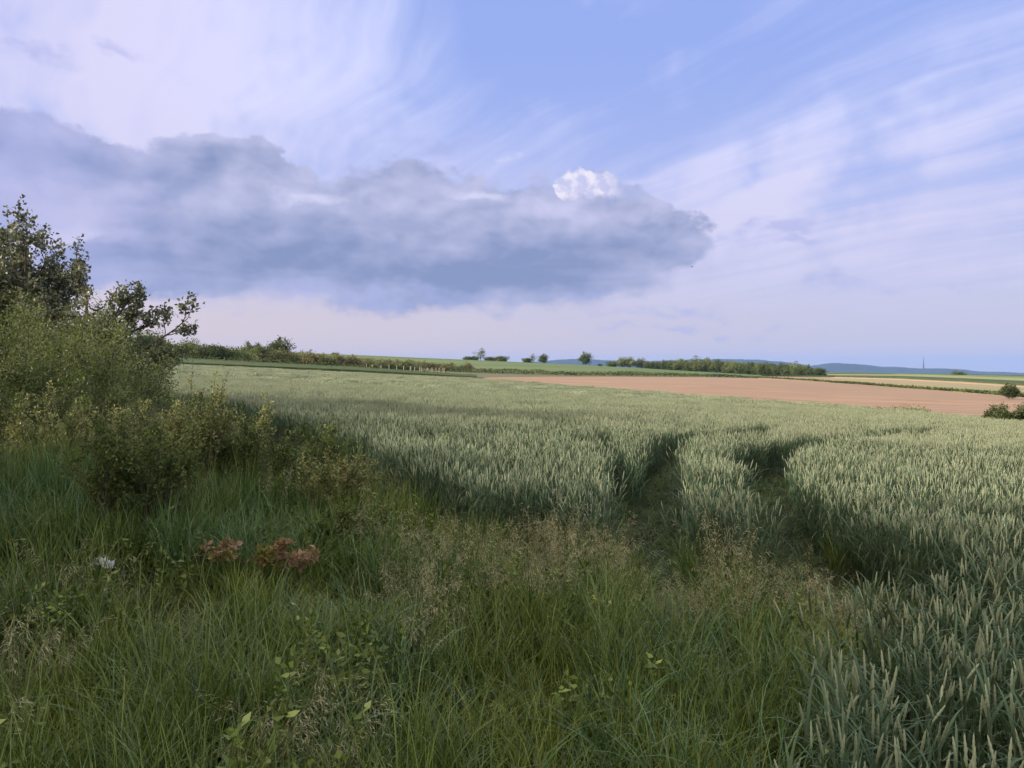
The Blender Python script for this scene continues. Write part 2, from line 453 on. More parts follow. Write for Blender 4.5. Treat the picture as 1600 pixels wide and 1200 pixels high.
_nt = M['brown'].node_tree; _n = NT(_nt); _b = _nt.nodes['Principled BSDF']
_src = _b.inputs['Base Color'].links[0].from_socket
_g = _n.n('ShaderNodeNewGeometry').outputs['Position']
_sp = _n.noise(_n.mp(_g, rot=(0, 0, R(-14)), sc=(2.2, 1, 1)), .9, 5, .7)
_c = _n.mix(_n.m('MULTIPLY', _n.rng(_sp, .60, .72), .6), _src, (.14, .12, .07))
_fu = _n.noise(_n.mp(_g, rot=(0, 0, R(-21)), sc=(40, .9, 1)), 1.0, 3, .6)
_c = _n.mix(_n.m('MULTIPLY', _n.rng(_fu, .52, .66), .38), _c, (.20, .13, .10))
_n.put(_b.inputs['Base Color'], _c)

# ------------------------------------------------------------------ ground
def polar_sheet(az_list, radii, off):
    A_, R_ = np.meshgrid(az_list, radii, indexing='ij')
    X = R_ * np.sin(A_); Y = R_ * np.cos(A_)
    Z = H(X, Y) + off(R_)
    na, nr = A_.shape
    idx = np.arange(na * nr).reshape(na, nr)
    F4 = np.stack([idx[:-1, :-1], idx[:-1, 1:], idx[1:, 1:], idx[1:, :-1]], -1).reshape(-1, 4)[:, ::-1]
    return np.stack([X, Y, Z], -1).reshape(-1, 3), F4
azs = np.concatenate([np.arange(-180, -46, 6.), np.arange(-46, 46.1, .5), np.arange(52, 181, 6.4), [180.]])
azs = np.unique(azs)
V, F4 = polar_sheet(np.radians(azs), np.concatenate([[0.02], np.geomspace(.5, 12000, 170)]), lambda r: -0.0 * r)
mb = MB(); mb.add(V, None, F4)
g = mb.obj('ground', M['farland'], smooth=True); tag(g, kind='structure')
# ground material: bare dark soil close by, open farmland beyond
nt = M['farland'].node_tree; nn = NT(nt); bs = nt.nodes['Principled BSDF']
src = bs.inputs['Base Color'].links[0].from_socket
gp = nn.n('ShaderNodeNewGeometry').outputs['Position']
near = nn.rng(nn.vm('LENGTH', gp), 100, 170)
soilc = nn.mix(nn.rng(nn.noise(gp, 7, 6, .65), .35, .65), (.018, .025, .011), (.036, .045, .021))
nn.put(bs.inputs['Base Color'], nn.mix(near, soilc, src))

def field(name, pxs, d0, d1, mat, off, n=14, bump=None, extra=None):
    """a sheet between two depth curves, following the land"""
    u = (np.asarray(pxs, float) - 800) / F
    pq = np.linspace(pxs[0], pxs[-1], max(2, int((pxs[-1] - pxs[0]) / 8) + 1))
    D0 = np.interp(pq, pxs, d0); D1 = np.interp(pq, pxs, d1)
    uq = (pq - 800) / F
    t = np.linspace(0, 1, n)[None]
    dd = D0[:, None] * (D1 / D0)[:, None] ** t
    X = uq[:, None] * dd; Y = dd
    Z = H(X, Y) + (off(dd) if callable(off) else off)
    if extra is not None: Z = Z + extra(X, Y, t)
    na, nr = dd.shape
    Z2 = Z.copy()
    V = np.stack([X, Y, Z], -1).reshape(-1, 3)
    idx = np.arange(na * nr).reshape(na, nr)
    F4 = np.stack([idx[:-1, :-1], idx[:-1, 1:], idx[1:, 1:], idx[1:, :-1]], -1).reshape(-1, 4)[:, ::-1]
    mb = MB(); mb.add(V, None, F4)
    # skirt down to the land along the near and far edge
    for e in (0, nr - 1):
        a = np.stack([X[:, e], Y[:, e], Z[:, e]], -1); b = a.copy(); b[:, 2] = H(X[:, e], Y[:, e]) - .3
        k = np.arange(na - 1)
        mb.add(np.concatenate([a, b]), None, np.stack([k, k + 1, na + k + 1, na + k], -1))
    o = mb.obj(name, mat, smooth=False); tag(o, kind='structure')
    return o
off = lambda d: .05 + .0012 * d
# ploughed soil
BPX = [741, 800, 900, 1000, 1100, 1160, 1200, 1300, 1400, 1500, 1600, 1800, 2200]
B0 = [109, 92, 76, 65, 57, 53, 50.7, 45.5, 41, 38, 35, 30.5, 24]
B1 = [114, 168, 220, 230, 230, 222, 210, 170, 140, 112, 92, 76, 60]
field('ploughed_field', BPX, B0, B1, M['brown'], lambda d: .02 + .0004 * d, 20)
# tan field and strips beyond, right
DPX = [1185, 1300, 1400, 1500, 1600, 1800, 2200]
D0 = [216, 171.5, 141.5, 113.5, 93.5, 77.5, 61.5]; D1 = [255, 280, 260, 220, 180, 150, 120]
field('tan_field', DPX, D0, D1, M['tan'], lambda d: .03 + .0004 * d, 10)
field('stubble_strip', DPX, [254, 262, 240, 200, 164, 136, 110], [256, 279.5, 259.5, 219.5, 179.5, 149.5, 119.5], M['stub'], lambda d: .06 + .0008 * d, 4)
field('dark_green_strip', [1190, 1300, 1400, 1500, 1600, 2200], [257, 282, 262, 222, 182, 121], [300, 360, 350, 300, 255, 170], M['darkgrass'], lambda d: off(d) + .3, 4)
field('pale_green_strip', [1260, 1300, 1400, 1500, 1600, 2200], [360, 370, 360, 310, 262, 175], [420, 560, 560, 470, 390, 260], M['pale'], off, 5)
field('brown_green_strip', [1260, 1300, 1400, 1500, 1600, 2200], [425, 570, 570, 480, 400, 265], [520, 690, 680, 600, 500, 340], M['green'], lambda d: off(d) + .4, 5)
field('green_horizon_field', [1240, 1300, 1400, 1500, 1600, 2200], [530, 700, 690, 610, 510, 345], [800, 900, 850, 800, 700, 600], M['darkgrass'], off, 5)
# rising green field behind, left and centre
field('green_hill_field', [330, 400, 560, 700, 760, 900, 1000, 1100, 1190], [240, 252, 262, 262, 256, 258, 268, 268, 262], [560, 560, 540, 520, 510, 490, 460, 430, 400], M['green'], off, 14)
field('pale_track_strip', [640, 700, 760, 860, 960], [232, 238, 246, 250, 256], [262, 261.5, 255.5, 257.5, 262], M['pale'], lambda d: off(d) + .1, 4)
# farm track and its verge behind the wheat, left
field('farm_track', [130, 210, 400, 560, 700, 745], [121, 121, 121, 121, 119, 117], [140, 140, 140, 139, 134, 124], M['track'], .12, 4)

# hills on the horizon
HPX = [620, 700, 780, 810, 850, 880, 895, 912, 930, 960, 1000, 1060, 1120, 1180, 1240, 1265, 1290, 1310, 1335, 1360, 1380, 1400, 1420, 1440, 1480, 1500, 1530, 1570, 1600, 1700, 1900, 2200]
HRW = [583, 578, 569, 566, 563.5, 561, 560, 559.5, 561, 562.5, 564, 562, 560, 561, 566, 571, 567.5, 566.5, 568, 570, 573, 572.3, 574, 575.3, 575.2, 576.5, 579.5, 581, 582, 583, 584, 586]
pq = np.arange(620, 2201, 4.)
rw = np.interp(pq, HPX, HRW)
hr = np.random.default_rng(5)
rw = rw + .35 * (np.interp(pq, pq[::3], hr.random(len(pq[::3]))) - .5)
uq = (pq - 800) / F
tq = np.linspace(0, 1, 15)
DH = 7500.
dd = 6600 + 2200 * tq
prof = np.sin(np.clip((dd - 6600) / 1800, 0, 1) * math.pi / 2) * np.where(dd > 8400, 1 - (dd - 8400) / 900., 1)
top = CAMZ - DH * (rw - HZ) / F
X = uq[:, None] * dd[None]; Y = np.broadcast_to(dd[None], X.shape)
G = H(X, Y) - 8
crest = np.maximum(top - (CAMZ - DH * (588 - HZ) / F), 2)
# ridge crest lies at DH; scale with the profile so that its outline holds
pk = np.exp(-((dd - DH) / 420.) ** 2)
rough = hr.random(X.shape) * 5 * pk[None]
Z = np.maximum(G, 0 * G + (CAMZ - DH * (588 - HZ) / F) + crest[:, None] * pk[None] + rough - 5)
idx = np.arange(X.size).reshape(X.shape)
F4 = np.stack([idx[:-1, :-1], idx[:-1, 1:], idx[1:, 1:], idx[1:, :-1]], -1).reshape(-1, 4)[:, ::-1]
mb = MB(); mb.add(np.stack([X, Y, Z], -1).reshape(-1, 3), None, F4)
tag(mb.obj('hills', M['hill'], smooth=True), kind='structure')

# ------------------------------------------------------------------ wheat: prototypes
LC = bpy.data.collections
def proto_col(name, objs):
    c = LC.new(name)
    for o in objs: c.objects.link(o)
    return c
def scatter(name, pts, rots, scl, idx, coll, label, cat, kind='stuff'):
    me = bpy.data.meshes.new(name)
    me.vertices.add(len(pts)); me.vertices.foreach_set('co', pts.astype(np.float32).ravel())
    a = me.attributes.new('rot', 'FLOAT_VECTOR', 'POINT'); a.data.foreach_set('vector', rots.astype(np.float32).ravel())
    a = me.attributes.new('scl', 'FLOAT_VECTOR', 'POINT'); a.data.foreach_set('vector', scl.astype(np.float32).ravel())
    a = me.attributes.new('idx', 'INT', 'POINT'); a.data.foreach_set('value', idx.astype(np.int32))
    me.update()
    o = bpy.data.objects.new(name, me); COL.objects.link(o)
    ng = bpy.data.node_groups.new(name, 'GeometryNodeTree')
    ng.interface.new_socket('Geometry', in_out='INPUT', socket_type='NodeSocketGeometry')
    ng.interface.new_socket('Geometry', in_out='OUTPUT', socket_type='NodeSocketGeometry')
    N = ng.nodes.new; L = ng.links.new
    gi, go = N('NodeGroupInput'), N('NodeGroupOutput')
    iop = N('GeometryNodeInstanceOnPoints'); iop.inputs['Pick Instance'].default_value = True
    ci = N('GeometryNodeCollectionInfo'); ci.inputs['Collection'].default_value = coll
    ci.inputs['Separate Children'].default_value = True; ci.inputs['Reset Children'].default_value = True
    def na(nm, t):
        x = N('GeometryNodeInputNamedAttribute'); x.data_type = t; x.inputs['Name'].default_value = nm
        return x.outputs['Attribute']
    e2r = N('FunctionNodeEulerToRotation')
    L(na('rot', 'FLOAT_VECTOR'), e2r.inputs[0])
    L(gi.outputs[0], iop.inputs['Points']); L(ci.outputs[0], iop.inputs['Instance'])
    L(na('idx', 'INT'), iop.inputs['Instance Index']); L(e2r.outputs[0], iop.inputs['Rotation'])
    L(na('scl', 'FLOAT_VECTOR'), iop.inputs['Scale']); L(iop.outputs[0], go.inputs[0])
    md = o.modifiers.new('scatter', 'NODES'); md.node_group = ng
    return tag(o, label, cat, kind=kind)

def blade(mb, base, az, L, W, lean, curl, n=5, t0=.0, t1=1., tw=0.):
    """a grass blade: ribbon bending over from vertical"""
    s = np.linspace(0, 1, n)
    th = lean + curl * s ** 1.5
    ds = L / (n - 1)
    h = np.concatenate([[0], np.cumsum(np.sin(th[:-1]) * ds)]); z = np.concatenate([[0], np.cumsum(np.cos(th[:-1]) * ds)])
    ca, sa = math.cos(az), math.sin(az)
    c = np.stack([base[0] + h * ca, base[1] + h * sa, base[2] + z], -1)
    wv = W * .5 * (1 - s ** 1.8) * (0.55 + .45 * np.minimum(1, s * 4)) + .0004
    sd_ = np.array([-sa, ca, 0]); tz = tw
    sv = sd_ * math.cos(tz) + np.array([ca, sa, 0]) * math.sin(tz)
    V = np.stack([c - sv * wv[:, None], c + sv * wv[:, None]], 1).reshape(-1, 3)
    i = np.arange(n - 1) * 2
    mb.add(V, None, np.stack([i, i + 1, i + 3, i + 2], -1), np.repeat(t0 + (t1 - t0) * s, 2))
    return c[-1], th[-1]

def ear(mb, p, az, tilt, L, r, rings=7, sides=5, awn=False, rg=None):
    d = np.array([math.sin(tilt) * math.cos(az), math.sin(tilt) * math.sin(az), math.cos(tilt)])
    s = np.linspace(0, 1, rings)
    rad = r * np.interp(s, [0, .12, .5, .85, 1], [.25, .9, 1, .7, .12]) * (1 + .22 * np.where(np.arange(rings) % 2, 1, -1))
    tube(mb, p + d * (s * L)[:, None], rad, sides, np.clip(.75 + .25 * s, 0, 1))

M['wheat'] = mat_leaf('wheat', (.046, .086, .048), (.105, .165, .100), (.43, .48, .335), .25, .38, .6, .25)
M['wheat_far'] = M['wheat']
rng = np.random.default_rng(11)
def wheat_proto(i, nst, rad, lod):
    mb = MB(); rg = np.random.default_rng(100 + i + 50 * lod)
    for k in range(nst):
        rr = rad * math.sqrt(rg.random()); a = rg.random() * 6.283
        b = np.array([rr * math.cos(a), rr * math.sin(a), 0]); az_ = rg.random() * 6.283
        Hh = .64 + .13 * rg.random() - (.16 if rg.random() < .15 else 0)
        lean = abs(rg.normal(0, .075)); dr = np.array([math.sin(lean) * math.cos(az_), math.sin(lean) * math.sin(az_), math.cos(lean)])
        if lod == 0:
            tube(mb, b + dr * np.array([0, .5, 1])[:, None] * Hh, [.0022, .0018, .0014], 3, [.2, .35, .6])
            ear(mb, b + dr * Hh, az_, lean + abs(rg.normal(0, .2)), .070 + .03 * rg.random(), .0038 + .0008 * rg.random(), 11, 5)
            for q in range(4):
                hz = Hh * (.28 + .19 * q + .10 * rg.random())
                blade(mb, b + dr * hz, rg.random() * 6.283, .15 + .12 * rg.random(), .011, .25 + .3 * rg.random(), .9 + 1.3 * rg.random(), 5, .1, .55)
        elif lod == 1:
            tube(mb, b + dr * np.array([.45, 1])[:, None] * Hh, [.003, .002], 3, [.2, .6])
            ear(mb, b + dr * Hh, az_, lean + abs(rg.normal(0, .12)), .080 + .03 * rg.random(), .0056, 4, 4)
            for q in range(2):
                blade(mb, b + dr * Hh * (.55 + .2 * q), rg.random() * 6.283, .2, .015, .3, 1.2, 3, .1, .5)
        else:
            p = b + dr * Hh
            t = np.array([.55, .72, .85, 1.0])
            tube(mb, np.stack([b + dr * Hh * .55, b + dr * Hh * .95, b + dr * (Hh + .045), b + dr * (Hh + .09)]), [.012, .006, .013, .002], 3, [.15, .5, .85, 1.])
    me = mb.mesh('wheat_clump', M['wheat'])
    return bpy.data.objects.new('aw%d_%02d' % (lod, i), me)
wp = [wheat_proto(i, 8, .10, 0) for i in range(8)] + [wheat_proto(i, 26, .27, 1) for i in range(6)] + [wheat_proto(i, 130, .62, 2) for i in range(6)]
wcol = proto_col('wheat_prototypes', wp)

WPOLY = [(-59, 104), (-7, 109.5), (23.1, 34.6), (39, -5), (1.4, -5), (.6, .5), (.70, 1.5), (.9, 2.2), (1.28, 3.2), (1.8, 4.0), (2.5, 4.9), (2.3, 6.1),
         (1.1, 6.5), (1.0, 6.1), (.3, 6.8), (-.35, 7.0), (-1.0, 8.0), (-2.3, 11.4), (-6.8, 19), (-12.5, 25.5)]
def near_track(x, y):
    """signed clearance from the wheel tracks, negative inside"""
    d = np.full(len(x), 9.)
    TR = [([(.95, 5.4), (1.33, 6.9), (1.66, 8.5), (2.42, 12.5), (3.3, 14.8), (5.2, 17.2), (7.2, 19.2)], [.15, .20, .23, .28, .34, .20, .06]),
          ([(2.40, 4.6), (2.52, 6.1), (2.64, 7.3), (3.05, 9.5), (3.85, 12.0), (4.9, 13.8), (6.9, 16.3), (10.9, 20.8), (16, 26)], [.42, .38, .32, .33, .50, .36, .20, .12, .08]),
          ([(.95, 6.6), (1.28, 8.9), (1.55, 11.6), (1.6, 14.3), (.6, 17)], [.12, .14, .12, .11, .05])]
    for pts, wd in TR:
        for (a, b), (w0, w1) in zip(zip(pts[:-1], pts[1:]), zip(wd[:-1], wd[1:])):
            ax, ay = a; bx, by = b; L2 = (bx - ax) ** 2 + (by - ay) ** 2
            t = np.clip(((x - ax) * (bx - ax) + (y - ay) * (by - ay)) / L2, 0, 1)
            q = np.hypot(x - ax - t * (bx - ax), y - ay - t * (by - ay)) - (w0 + t * (w1 - w0))
            d = np.minimum(d, q)
    return d
def region(n, x0, x1, y0, y1):
    return rng.uniform(x0, x1, n), rng.uniform(y0, y1, n)
PT, RT, SC, IX = [], [], [], []
def put(x, y, ids, smin, smax, zs=(.93, 1.07), sink=0.0, wob=.05, hn=None):
    n = len(x)
    PT.append(np.stack([x, y, H(x, y) - sink], -1))
    RT.append(np.stack([rng.normal(0, wob, n), rng.normal(0, wob, n), rng.uniform(0, 6.283, n)], -1))
    s = rng.uniform(smin, smax, n); z = rng.uniform(*zs, n)
    if hn is not None: z = z * hn
    SC.append(np.stack([s, s, z], -1)); IX.append(rng.choice(ids, n))
# near
x, y = region(int(60 * 34 * 17), -14, 20, -2, 15)
k = inpoly(x, y, WPOLY) & (near_track(x, y) > .06) & (np.abs(x) < .74 * np.maximum(y, 0) + 2.5)
k &= (y > 0.9) | (x > 1.5)
pn = vnoise(x, y, .5, 3)
edge = (x < 2.2) & (y < 5)
k &= ~(edge & (pn < .45) & (x < 2.0 * y / 4))
x, y = x[k], y[k]
k = rng.random(len(x)) < np.interp(y, [2, 6, 9], [.55, .75, .9]) * np.where(vnoise(x, y, .32, 8) < .18, .35, 1); x, y = x[k], y[k]
put(x, y, range(0, 8), .9, 1.15, (.90, 1.07), hn=.90 + .12 * vnoise(x, y, 1.1, 4) + .06 * vnoise(x, y, .4, 9), wob=.09)
# middle
x, y = region(int(11 * 62 * 27), -31, 31, 14.6, 41)
k = inpoly(x, y, WPOLY) & (near_track(x, y) > .14) & (np.abs(x) < .72 * y + 2)
x, y = x[k], y[k]
put(x, y, range(8, 14), .9, 1.15, (.93, 1.05), hn=.95 + .10 * vnoise(x, y, 2.0, 5))
# far
x, y = region(int(1.25 * 100 * 75), -70, 30, 40, 112)
k = inpoly(x, y, WPOLY) & (np.abs(x) < .72 * y + 2)
x, y = x[k], y[k]
put(x, y, range(14, 20), .95, 1.2, (.95, 1.05), hn=.95 + .10 * vnoise(x, y, 4.0, 6))
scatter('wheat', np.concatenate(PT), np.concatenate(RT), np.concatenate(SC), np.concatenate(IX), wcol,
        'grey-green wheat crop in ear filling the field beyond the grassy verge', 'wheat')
# under-canopy: the closed leaf layer below the ears, beyond arm's length
CPX = [205, 260, 400, 560, 740, 800, 900, 1000, 1200, 1400, 1600, 1800, 2100]
def wline(p):
    u = (p - 800) / F
    # far border of the crop along this azimuth
    best = None
    for (x1, y1), (x2, y2) in (((-59, 104), (-7, 109.5)), ((-7, 109.5), (39, -5))):
        den = (x2 - x1) - u * (y2 - y1)
        t = (u * y1 - x1) / den
        if -0.001 <= t <= 1.001: best = y1 + t * (y2 - y1)
    return best
canD1 = [wline(p) or 104 for p in CPX]
field('wheat_canopy', CPX, [30, 30] + [28] * 4 + [28] * 4 + [28, 27.5, 23], [d - .3 for d in canD1], M['canopy'], .5, 60)
# dark verge of tall grass behind the crop
field('verge_bank', [130, 210, 400, 560, 700, 745], [106, 106, 110, 112, 112, 111], [120, 120, 120, 120, 118, 116.5], M['darkgrass'], .95, 4)

# ------------------------------------------------------------------ grass: prototypes
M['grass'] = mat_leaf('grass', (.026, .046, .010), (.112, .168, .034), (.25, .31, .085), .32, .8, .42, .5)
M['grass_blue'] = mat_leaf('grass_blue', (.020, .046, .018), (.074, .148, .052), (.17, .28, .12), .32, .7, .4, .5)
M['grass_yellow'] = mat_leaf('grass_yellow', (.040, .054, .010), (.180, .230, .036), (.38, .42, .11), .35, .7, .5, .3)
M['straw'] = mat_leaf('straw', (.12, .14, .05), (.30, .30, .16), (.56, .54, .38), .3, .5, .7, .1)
def tuft(i, kind):
    mb = MB(); rg = np.random.default_rng(900 + i * 7 + len(kind) * 31)
    o = None
    if kind in ('green', 'blue', 'yellow'):
        n = {'green': 20, 'blue': 16, 'yellow': 30}[kind]
        Lm = {'green': .42, 'blue': .50, 'yellow': .34}[kind]; W = {'green': .0055, 'blue': .0095, 'yellow': .0036}[kind]
        ma = rg.random() * 6.283; side = .3
        for k in range(n):
            rr = .085 * math.sqrt(rg.random()); a = rg.random() * 6.283
            b = (rr * math.cos(a), rr * math.sin(a), 0)
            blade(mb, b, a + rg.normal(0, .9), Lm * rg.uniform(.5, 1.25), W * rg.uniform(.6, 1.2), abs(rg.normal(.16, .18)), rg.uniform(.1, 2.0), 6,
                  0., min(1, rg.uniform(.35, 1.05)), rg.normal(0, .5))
        m = M[{'green': 'grass', 'blue': 'grass_blue', 'yellow': 'grass_yellow'}[kind]]
    elif kind == 'seed':          # arching stems with nodding spikelets
        for k in range(9):
            rr = .09 * math.sqrt(rg.random()); a = rg.random() * 6.283; az_ = a + rg.normal(0, .6)
            L = rg.uniform(.38, .66); n = 8
            s = np.linspace(0, 1, n); th = .06 + rg.uniform(.5, 1.5) * s ** 2.6
            h = np.concatenate([[0], np.cumsum(np.sin(th[:-1]) * L / (n - 1))]); z = np.concatenate([[0], np.cumsum(np.cos(th[:-1]) * L / (n - 1))])
            c = np.stack([rr * math.cos(a) + h * math.cos(az_), rr * math.sin(a) + h * math.sin(az_), z], -1)
            tube(mb, c, np.linspace(.0013, .0006, n), 3, np.linspace(.1, .6, n))
            for q in range(13):
                t = rg.uniform(.6, 1.0); p = np.array([np.interp(t, s, c[:, j]) for j in range(3)])
                d = np.array([rg.normal(0, .5) + math.cos(az_) * .4, rg.normal(0, .5) + math.sin(az_) * .4, -.35 + rg.normal(0, .5)]); d /= np.linalg.norm(d)
                e = p + d * rg.uniform(.012, .035)
                tube(mb, np.stack([p, e, e + d * .010, e + d * .022 + [0, 0, -.006]]), [.0003, .0006, .0015, .0003], 3, [.5, .7, 1, .9])
        for k in range(7):
            blade(mb, (rg.normal(0, .05), rg.normal(0, .05), 0), rg.random() * 6.283, .3 * rg.uniform(.6, 1.2), .004, .15, rg.uniform(.3, 1.6), 5, 0, .5)
        m = M['straw']
    elif kind == 'dry':
        for k in range(16):
            blade(mb, (rg.normal(0, .07), rg.normal(0, .07), 0), rg.random() * 6.283, .26 * rg.uniform(.5, 1.3), .0035, rg.uniform(.2, .9), rg.uniform(.3, 1.5), 5, .0, .6)
    elif kind == 'weed':          # leafy broad-leaved weeds
        P0, DD, TT = [], [], []
        for k in range(5):
            a = rg.random() * 6.283; ln = rg.uniform(.1, .55); L = rg.uniform(.22, .42)
            d = np.array([math.sin(ln) * math.cos(a), math.sin(ln) * math.sin(a), math.cos(ln)])
            c = d * np.linspace(0, L, 5)[:, None] + rg.normal(0, .008, (5, 3)); c[0, 2] = 0
            tube(mb, c, np.linspace(.0022, .001, 5), 3, .2)
            t = rg.uniform(.2, 1, 16)
            P0.append(d * (t * L)[:, None]); DD.append(rg.normal(size=(16, 3)) * [1, 1, .5] + [0, 0, .25]); TT.append(rg.uniform(.2, 1, 16))
        n_ = 80
        leaves(mb, np.concatenate(P0), np.concatenate(DD), rg.uniform(.025, .06, n_), rg.uniform(.012, .026, n_), rg, np.concatenate(TT))
        m = M['grass']
        return bpy.data.objects.new('g_%s_%02d' % (kind, i), mb.mesh('tuft', m))
    m = M['straw'] if kind in ('seed', 'dry') else m
    return bpy.data.objects.new('g_%s_%02d' % (kind, i), mb.mesh('tuft', m))
kinds = ['blue', 'dry', 'green', 'seed', 'weed', 'yellow']       # alphabetical, as the collection is read
gp_ = []; gid = {}
for kd in kinds:
    gid[kd] = list(range(len(gp_), len(gp_) + 6))
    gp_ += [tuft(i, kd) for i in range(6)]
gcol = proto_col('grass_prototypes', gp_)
def inwheat(x, y): return inpoly(x, y, WPOLY) & (near_track(x, y) > 0)
def P_(px, row, h): return un(px, row, h)
PT, RT, SC, IX = [], [], [], []
def grass_layer(dens, x0, x1, y0, y1, fn, wheat=False):
    x, y = region(int(dens * (x1 - x0) * (y1 - y0)), x0, x1, y0, y1)
    k = (np.abs(x) < .72 * np.maximum(y, 0) + 1.6)
    if not wheat: k &= ~inwheat(x, y)
    x, y = x[k], y[k]
    p, hs = fn(x, y)
    k = rng.random(len(x)) < p
    hs = hs * (1 - .6 * g2(x, y, 1.15, 5.8, .28, .8) - .6 * g2(x, y, 2.5, 5.2, .38, .9))
    return x[k], y[k], hs[k]
def g2(x, y, cx, cy, r, ry=None): return np.exp(-(((x - cx) / r) ** 2 + ((y - cy) / (ry or r)) ** 2))
def outfield(x, y): return (y < 13) & ~((x > 1.5) & (y > 9)) & ~((y > 5.9) & (x > .3) & (near_track(x, y) < .03))
# broad base of green blades
def f_green(x, y):
    n = vnoise(x, y, .9, 21); n2 = vnoise(x, y, .35, 22)
    p = outfield(x, y) * (.25 + .75 * (n > .35)) * (.25 + .75 * (n2 > .38))
    return p, .42 + .45 * vnoise(x, y, 1.3, 23) + .6 * vnoise(x, y, .42, 24) + .25 * g2(x, y, -4.5, 6, 2.2) + .85 * g2(x, y, -5.0, 8.0, 1.8, .8) + .6 * g2(x, y, -2.6, 8.2, .9, .7) + .35 * g2(x, y, -1.2, 8.0, .8, 1.2)
def f_blue(x, y):
    n = vnoise(x, y, 1.1, 31)
    p = outfield(x, y) * np.clip((n - .38) * 2.2 + .9 * g2(x, y, -2.2, 7.0, 1.3) + .9 * g2(x, y, -4.8, 7.5, 2.0, 2.5), 0, 1)
    return p, .45 * g2(x, y, -3.6, 8.0, 2.2, .7) + .50 + .45 * vnoise(x, y, 1.0, 33) + .25 * vnoise(x, y, .4, 34) + .55 * g2(x, y, -4.8, 7.0, 1.8, 2.4) + .15 * g2(x, y, -2.2, 7.0, 1.2)
def f_yellow(x, y):
    n = vnoise(x, y, .55, 41)
    p = outfield(x, y) * np.clip((n - .47) * 4, 0, 1) * np.clip(1.25 - y / 7.5, .05, 1) * np.clip((x + 3.5) / 3 + .3, .15, 1)
    return p, .7 + .5 * vnoise(x, y, .8, 43)
def f_seed(x, y):
    n = vnoise(x, y, .6, 51)
    a, b = P_(850, 870, .4); c, d = P_(1120, 800, .5); e, f_ = P_(1180, 890, .4)
    p = outfield(x, y) * np.clip((n - .58) * 1.3 + .7 * g2(x, y, -4.2, 8.9, 2.6, .9) + .9 * g2(x, y, a, b, .5, .9) + .7 * g2(x, y, 1.3, 5.7, 1.4, 1.0) + .4 * g2(x, y, .7, 4.4, .9, .8) + .5 * g2(x, y, .2, 6.5, 1.0, 1.2) + .5 * g2(x, y, e, f_, .5), 0, 1) * np.clip((x + 2.5) / 2.5 + .4 + .9 * g2(x, y, -4.2, 8.8, 2.8, .9), .12, 1)
    return p, .80 + .35 * vnoise(x, y, .8, 53) + .38 * g2(x, y, 1.4, 6.1, 1.3, .5) + 1.0 * g2(x, y, -4.4, 8.7, 2.6, .8)
def f_dry(x, y):
    n = vnoise(x, y, .7, 61)
    return outfield(x, y) * np.clip((n - .55) * 3, .08, 1), .6 + .6 * vnoise(x, y, .8, 63)
def f_weed(x, y):
    n = vnoise(x, y, .45, 81)
    return outfield(x, y) * np.clip((n - .62) * 5 + .5 * g2(x, y, -3.6, 8, 2.5, 1.5), 0, 1), .8 + .7 * vnoise(x, y, .8, 83)
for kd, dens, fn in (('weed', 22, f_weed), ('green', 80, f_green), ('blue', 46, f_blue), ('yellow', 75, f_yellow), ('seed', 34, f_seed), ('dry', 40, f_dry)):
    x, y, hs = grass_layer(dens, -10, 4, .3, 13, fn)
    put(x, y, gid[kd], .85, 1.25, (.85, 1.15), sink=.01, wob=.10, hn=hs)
# short growth inside the wheel tracks and thin weeds at the crop's edge
x, y = region(9000, .5, 12, 4.5, 22); k = (near_track(x, y) < .05) & (rng.random(len(x)) < .9); x, y = x[k], y[k]
put(x, y, gid['green'] + gid['dry'] + gid['blue'], .7, 1.0, (.16, .40), hn=np.ones(len(x)), wob=.5)
x, y = region(1500, .3, 4.5, 1.2, 7.5); k = inwheat(x, y) & (x < .75 * y * .8 + .8) & (vnoise(x, y, .6, 71) > .5); x, y = x[k], y[k]
put(x, y, gid['green'] + gid['blue'] + gid['yellow'], .8, 1.1, (1.0, 1.3), hn=np.ones(len(x)))
scatter('grass', np.concatenate(PT), np.concatenate(RT), np.concatenate(SC), np.concatenate(IX), gcol,
        'tangled green verge grass with tan seed heads in front of the wheat', 'grass')

# ------------------------------------------------------------------ woody plants
def rot_about(v, axis, ang):
    axis = axis / (np.linalg.norm(axis) + 1e-9)
    return v * math.cos(ang) + np.cross(axis, v) * math.sin(ang) + axis * np.dot(axis, v) * (1 - math.cos(ang))
def grow(rg, base, d, L, r, lev, wood, twigs, up=.15, spread=.75, kids=(4, 6), shrink=.62, wig=.16, minlev=0):
    n = 6
    pts = [np.array(base, float)]; dd = np.array(d, float) / np.linalg.norm(d)
    for i in range(n - 1):
        dd = dd + rg.normal(0, wig, 3) + np.array([0, 0, up * .35]); dd /= np.linalg.norm(dd)
        pts.append(pts[-1] + dd * L / (n - 1))
    pts = np.array(pts); rad = np.linspace(r, r * .45, n)
    wood.append((pts, rad, lev))
    if lev <= minlev:
        twigs.append(pts); return
    k = rg.integers(kids[0], kids[1] + 1)
    for j in range(k):
        t = .35 + .65 * (j + rg.random()) / k
        p = np.array([np.interp(t * (n - 1), np.arange(n), pts[:, c]) for c in range(3)])
        ax = np.cross(dd, rg.normal(size=3))
        nd = rot_about(dd, ax, spread * rg.uniform(.6, 1.25))
        grow(rg, p, nd, L * shrink * rg.uniform(.75, 1.2) * (1.1 - .3 * t), r * .5, lev - 1, wood, twigs, up, spread, kids, shrink, wig, minlev)
    grow(rg, pts[-1], dd, L * shrink, r * .45, lev - 1, wood, twigs, up, spread, kids, shrink, wig, minlev)
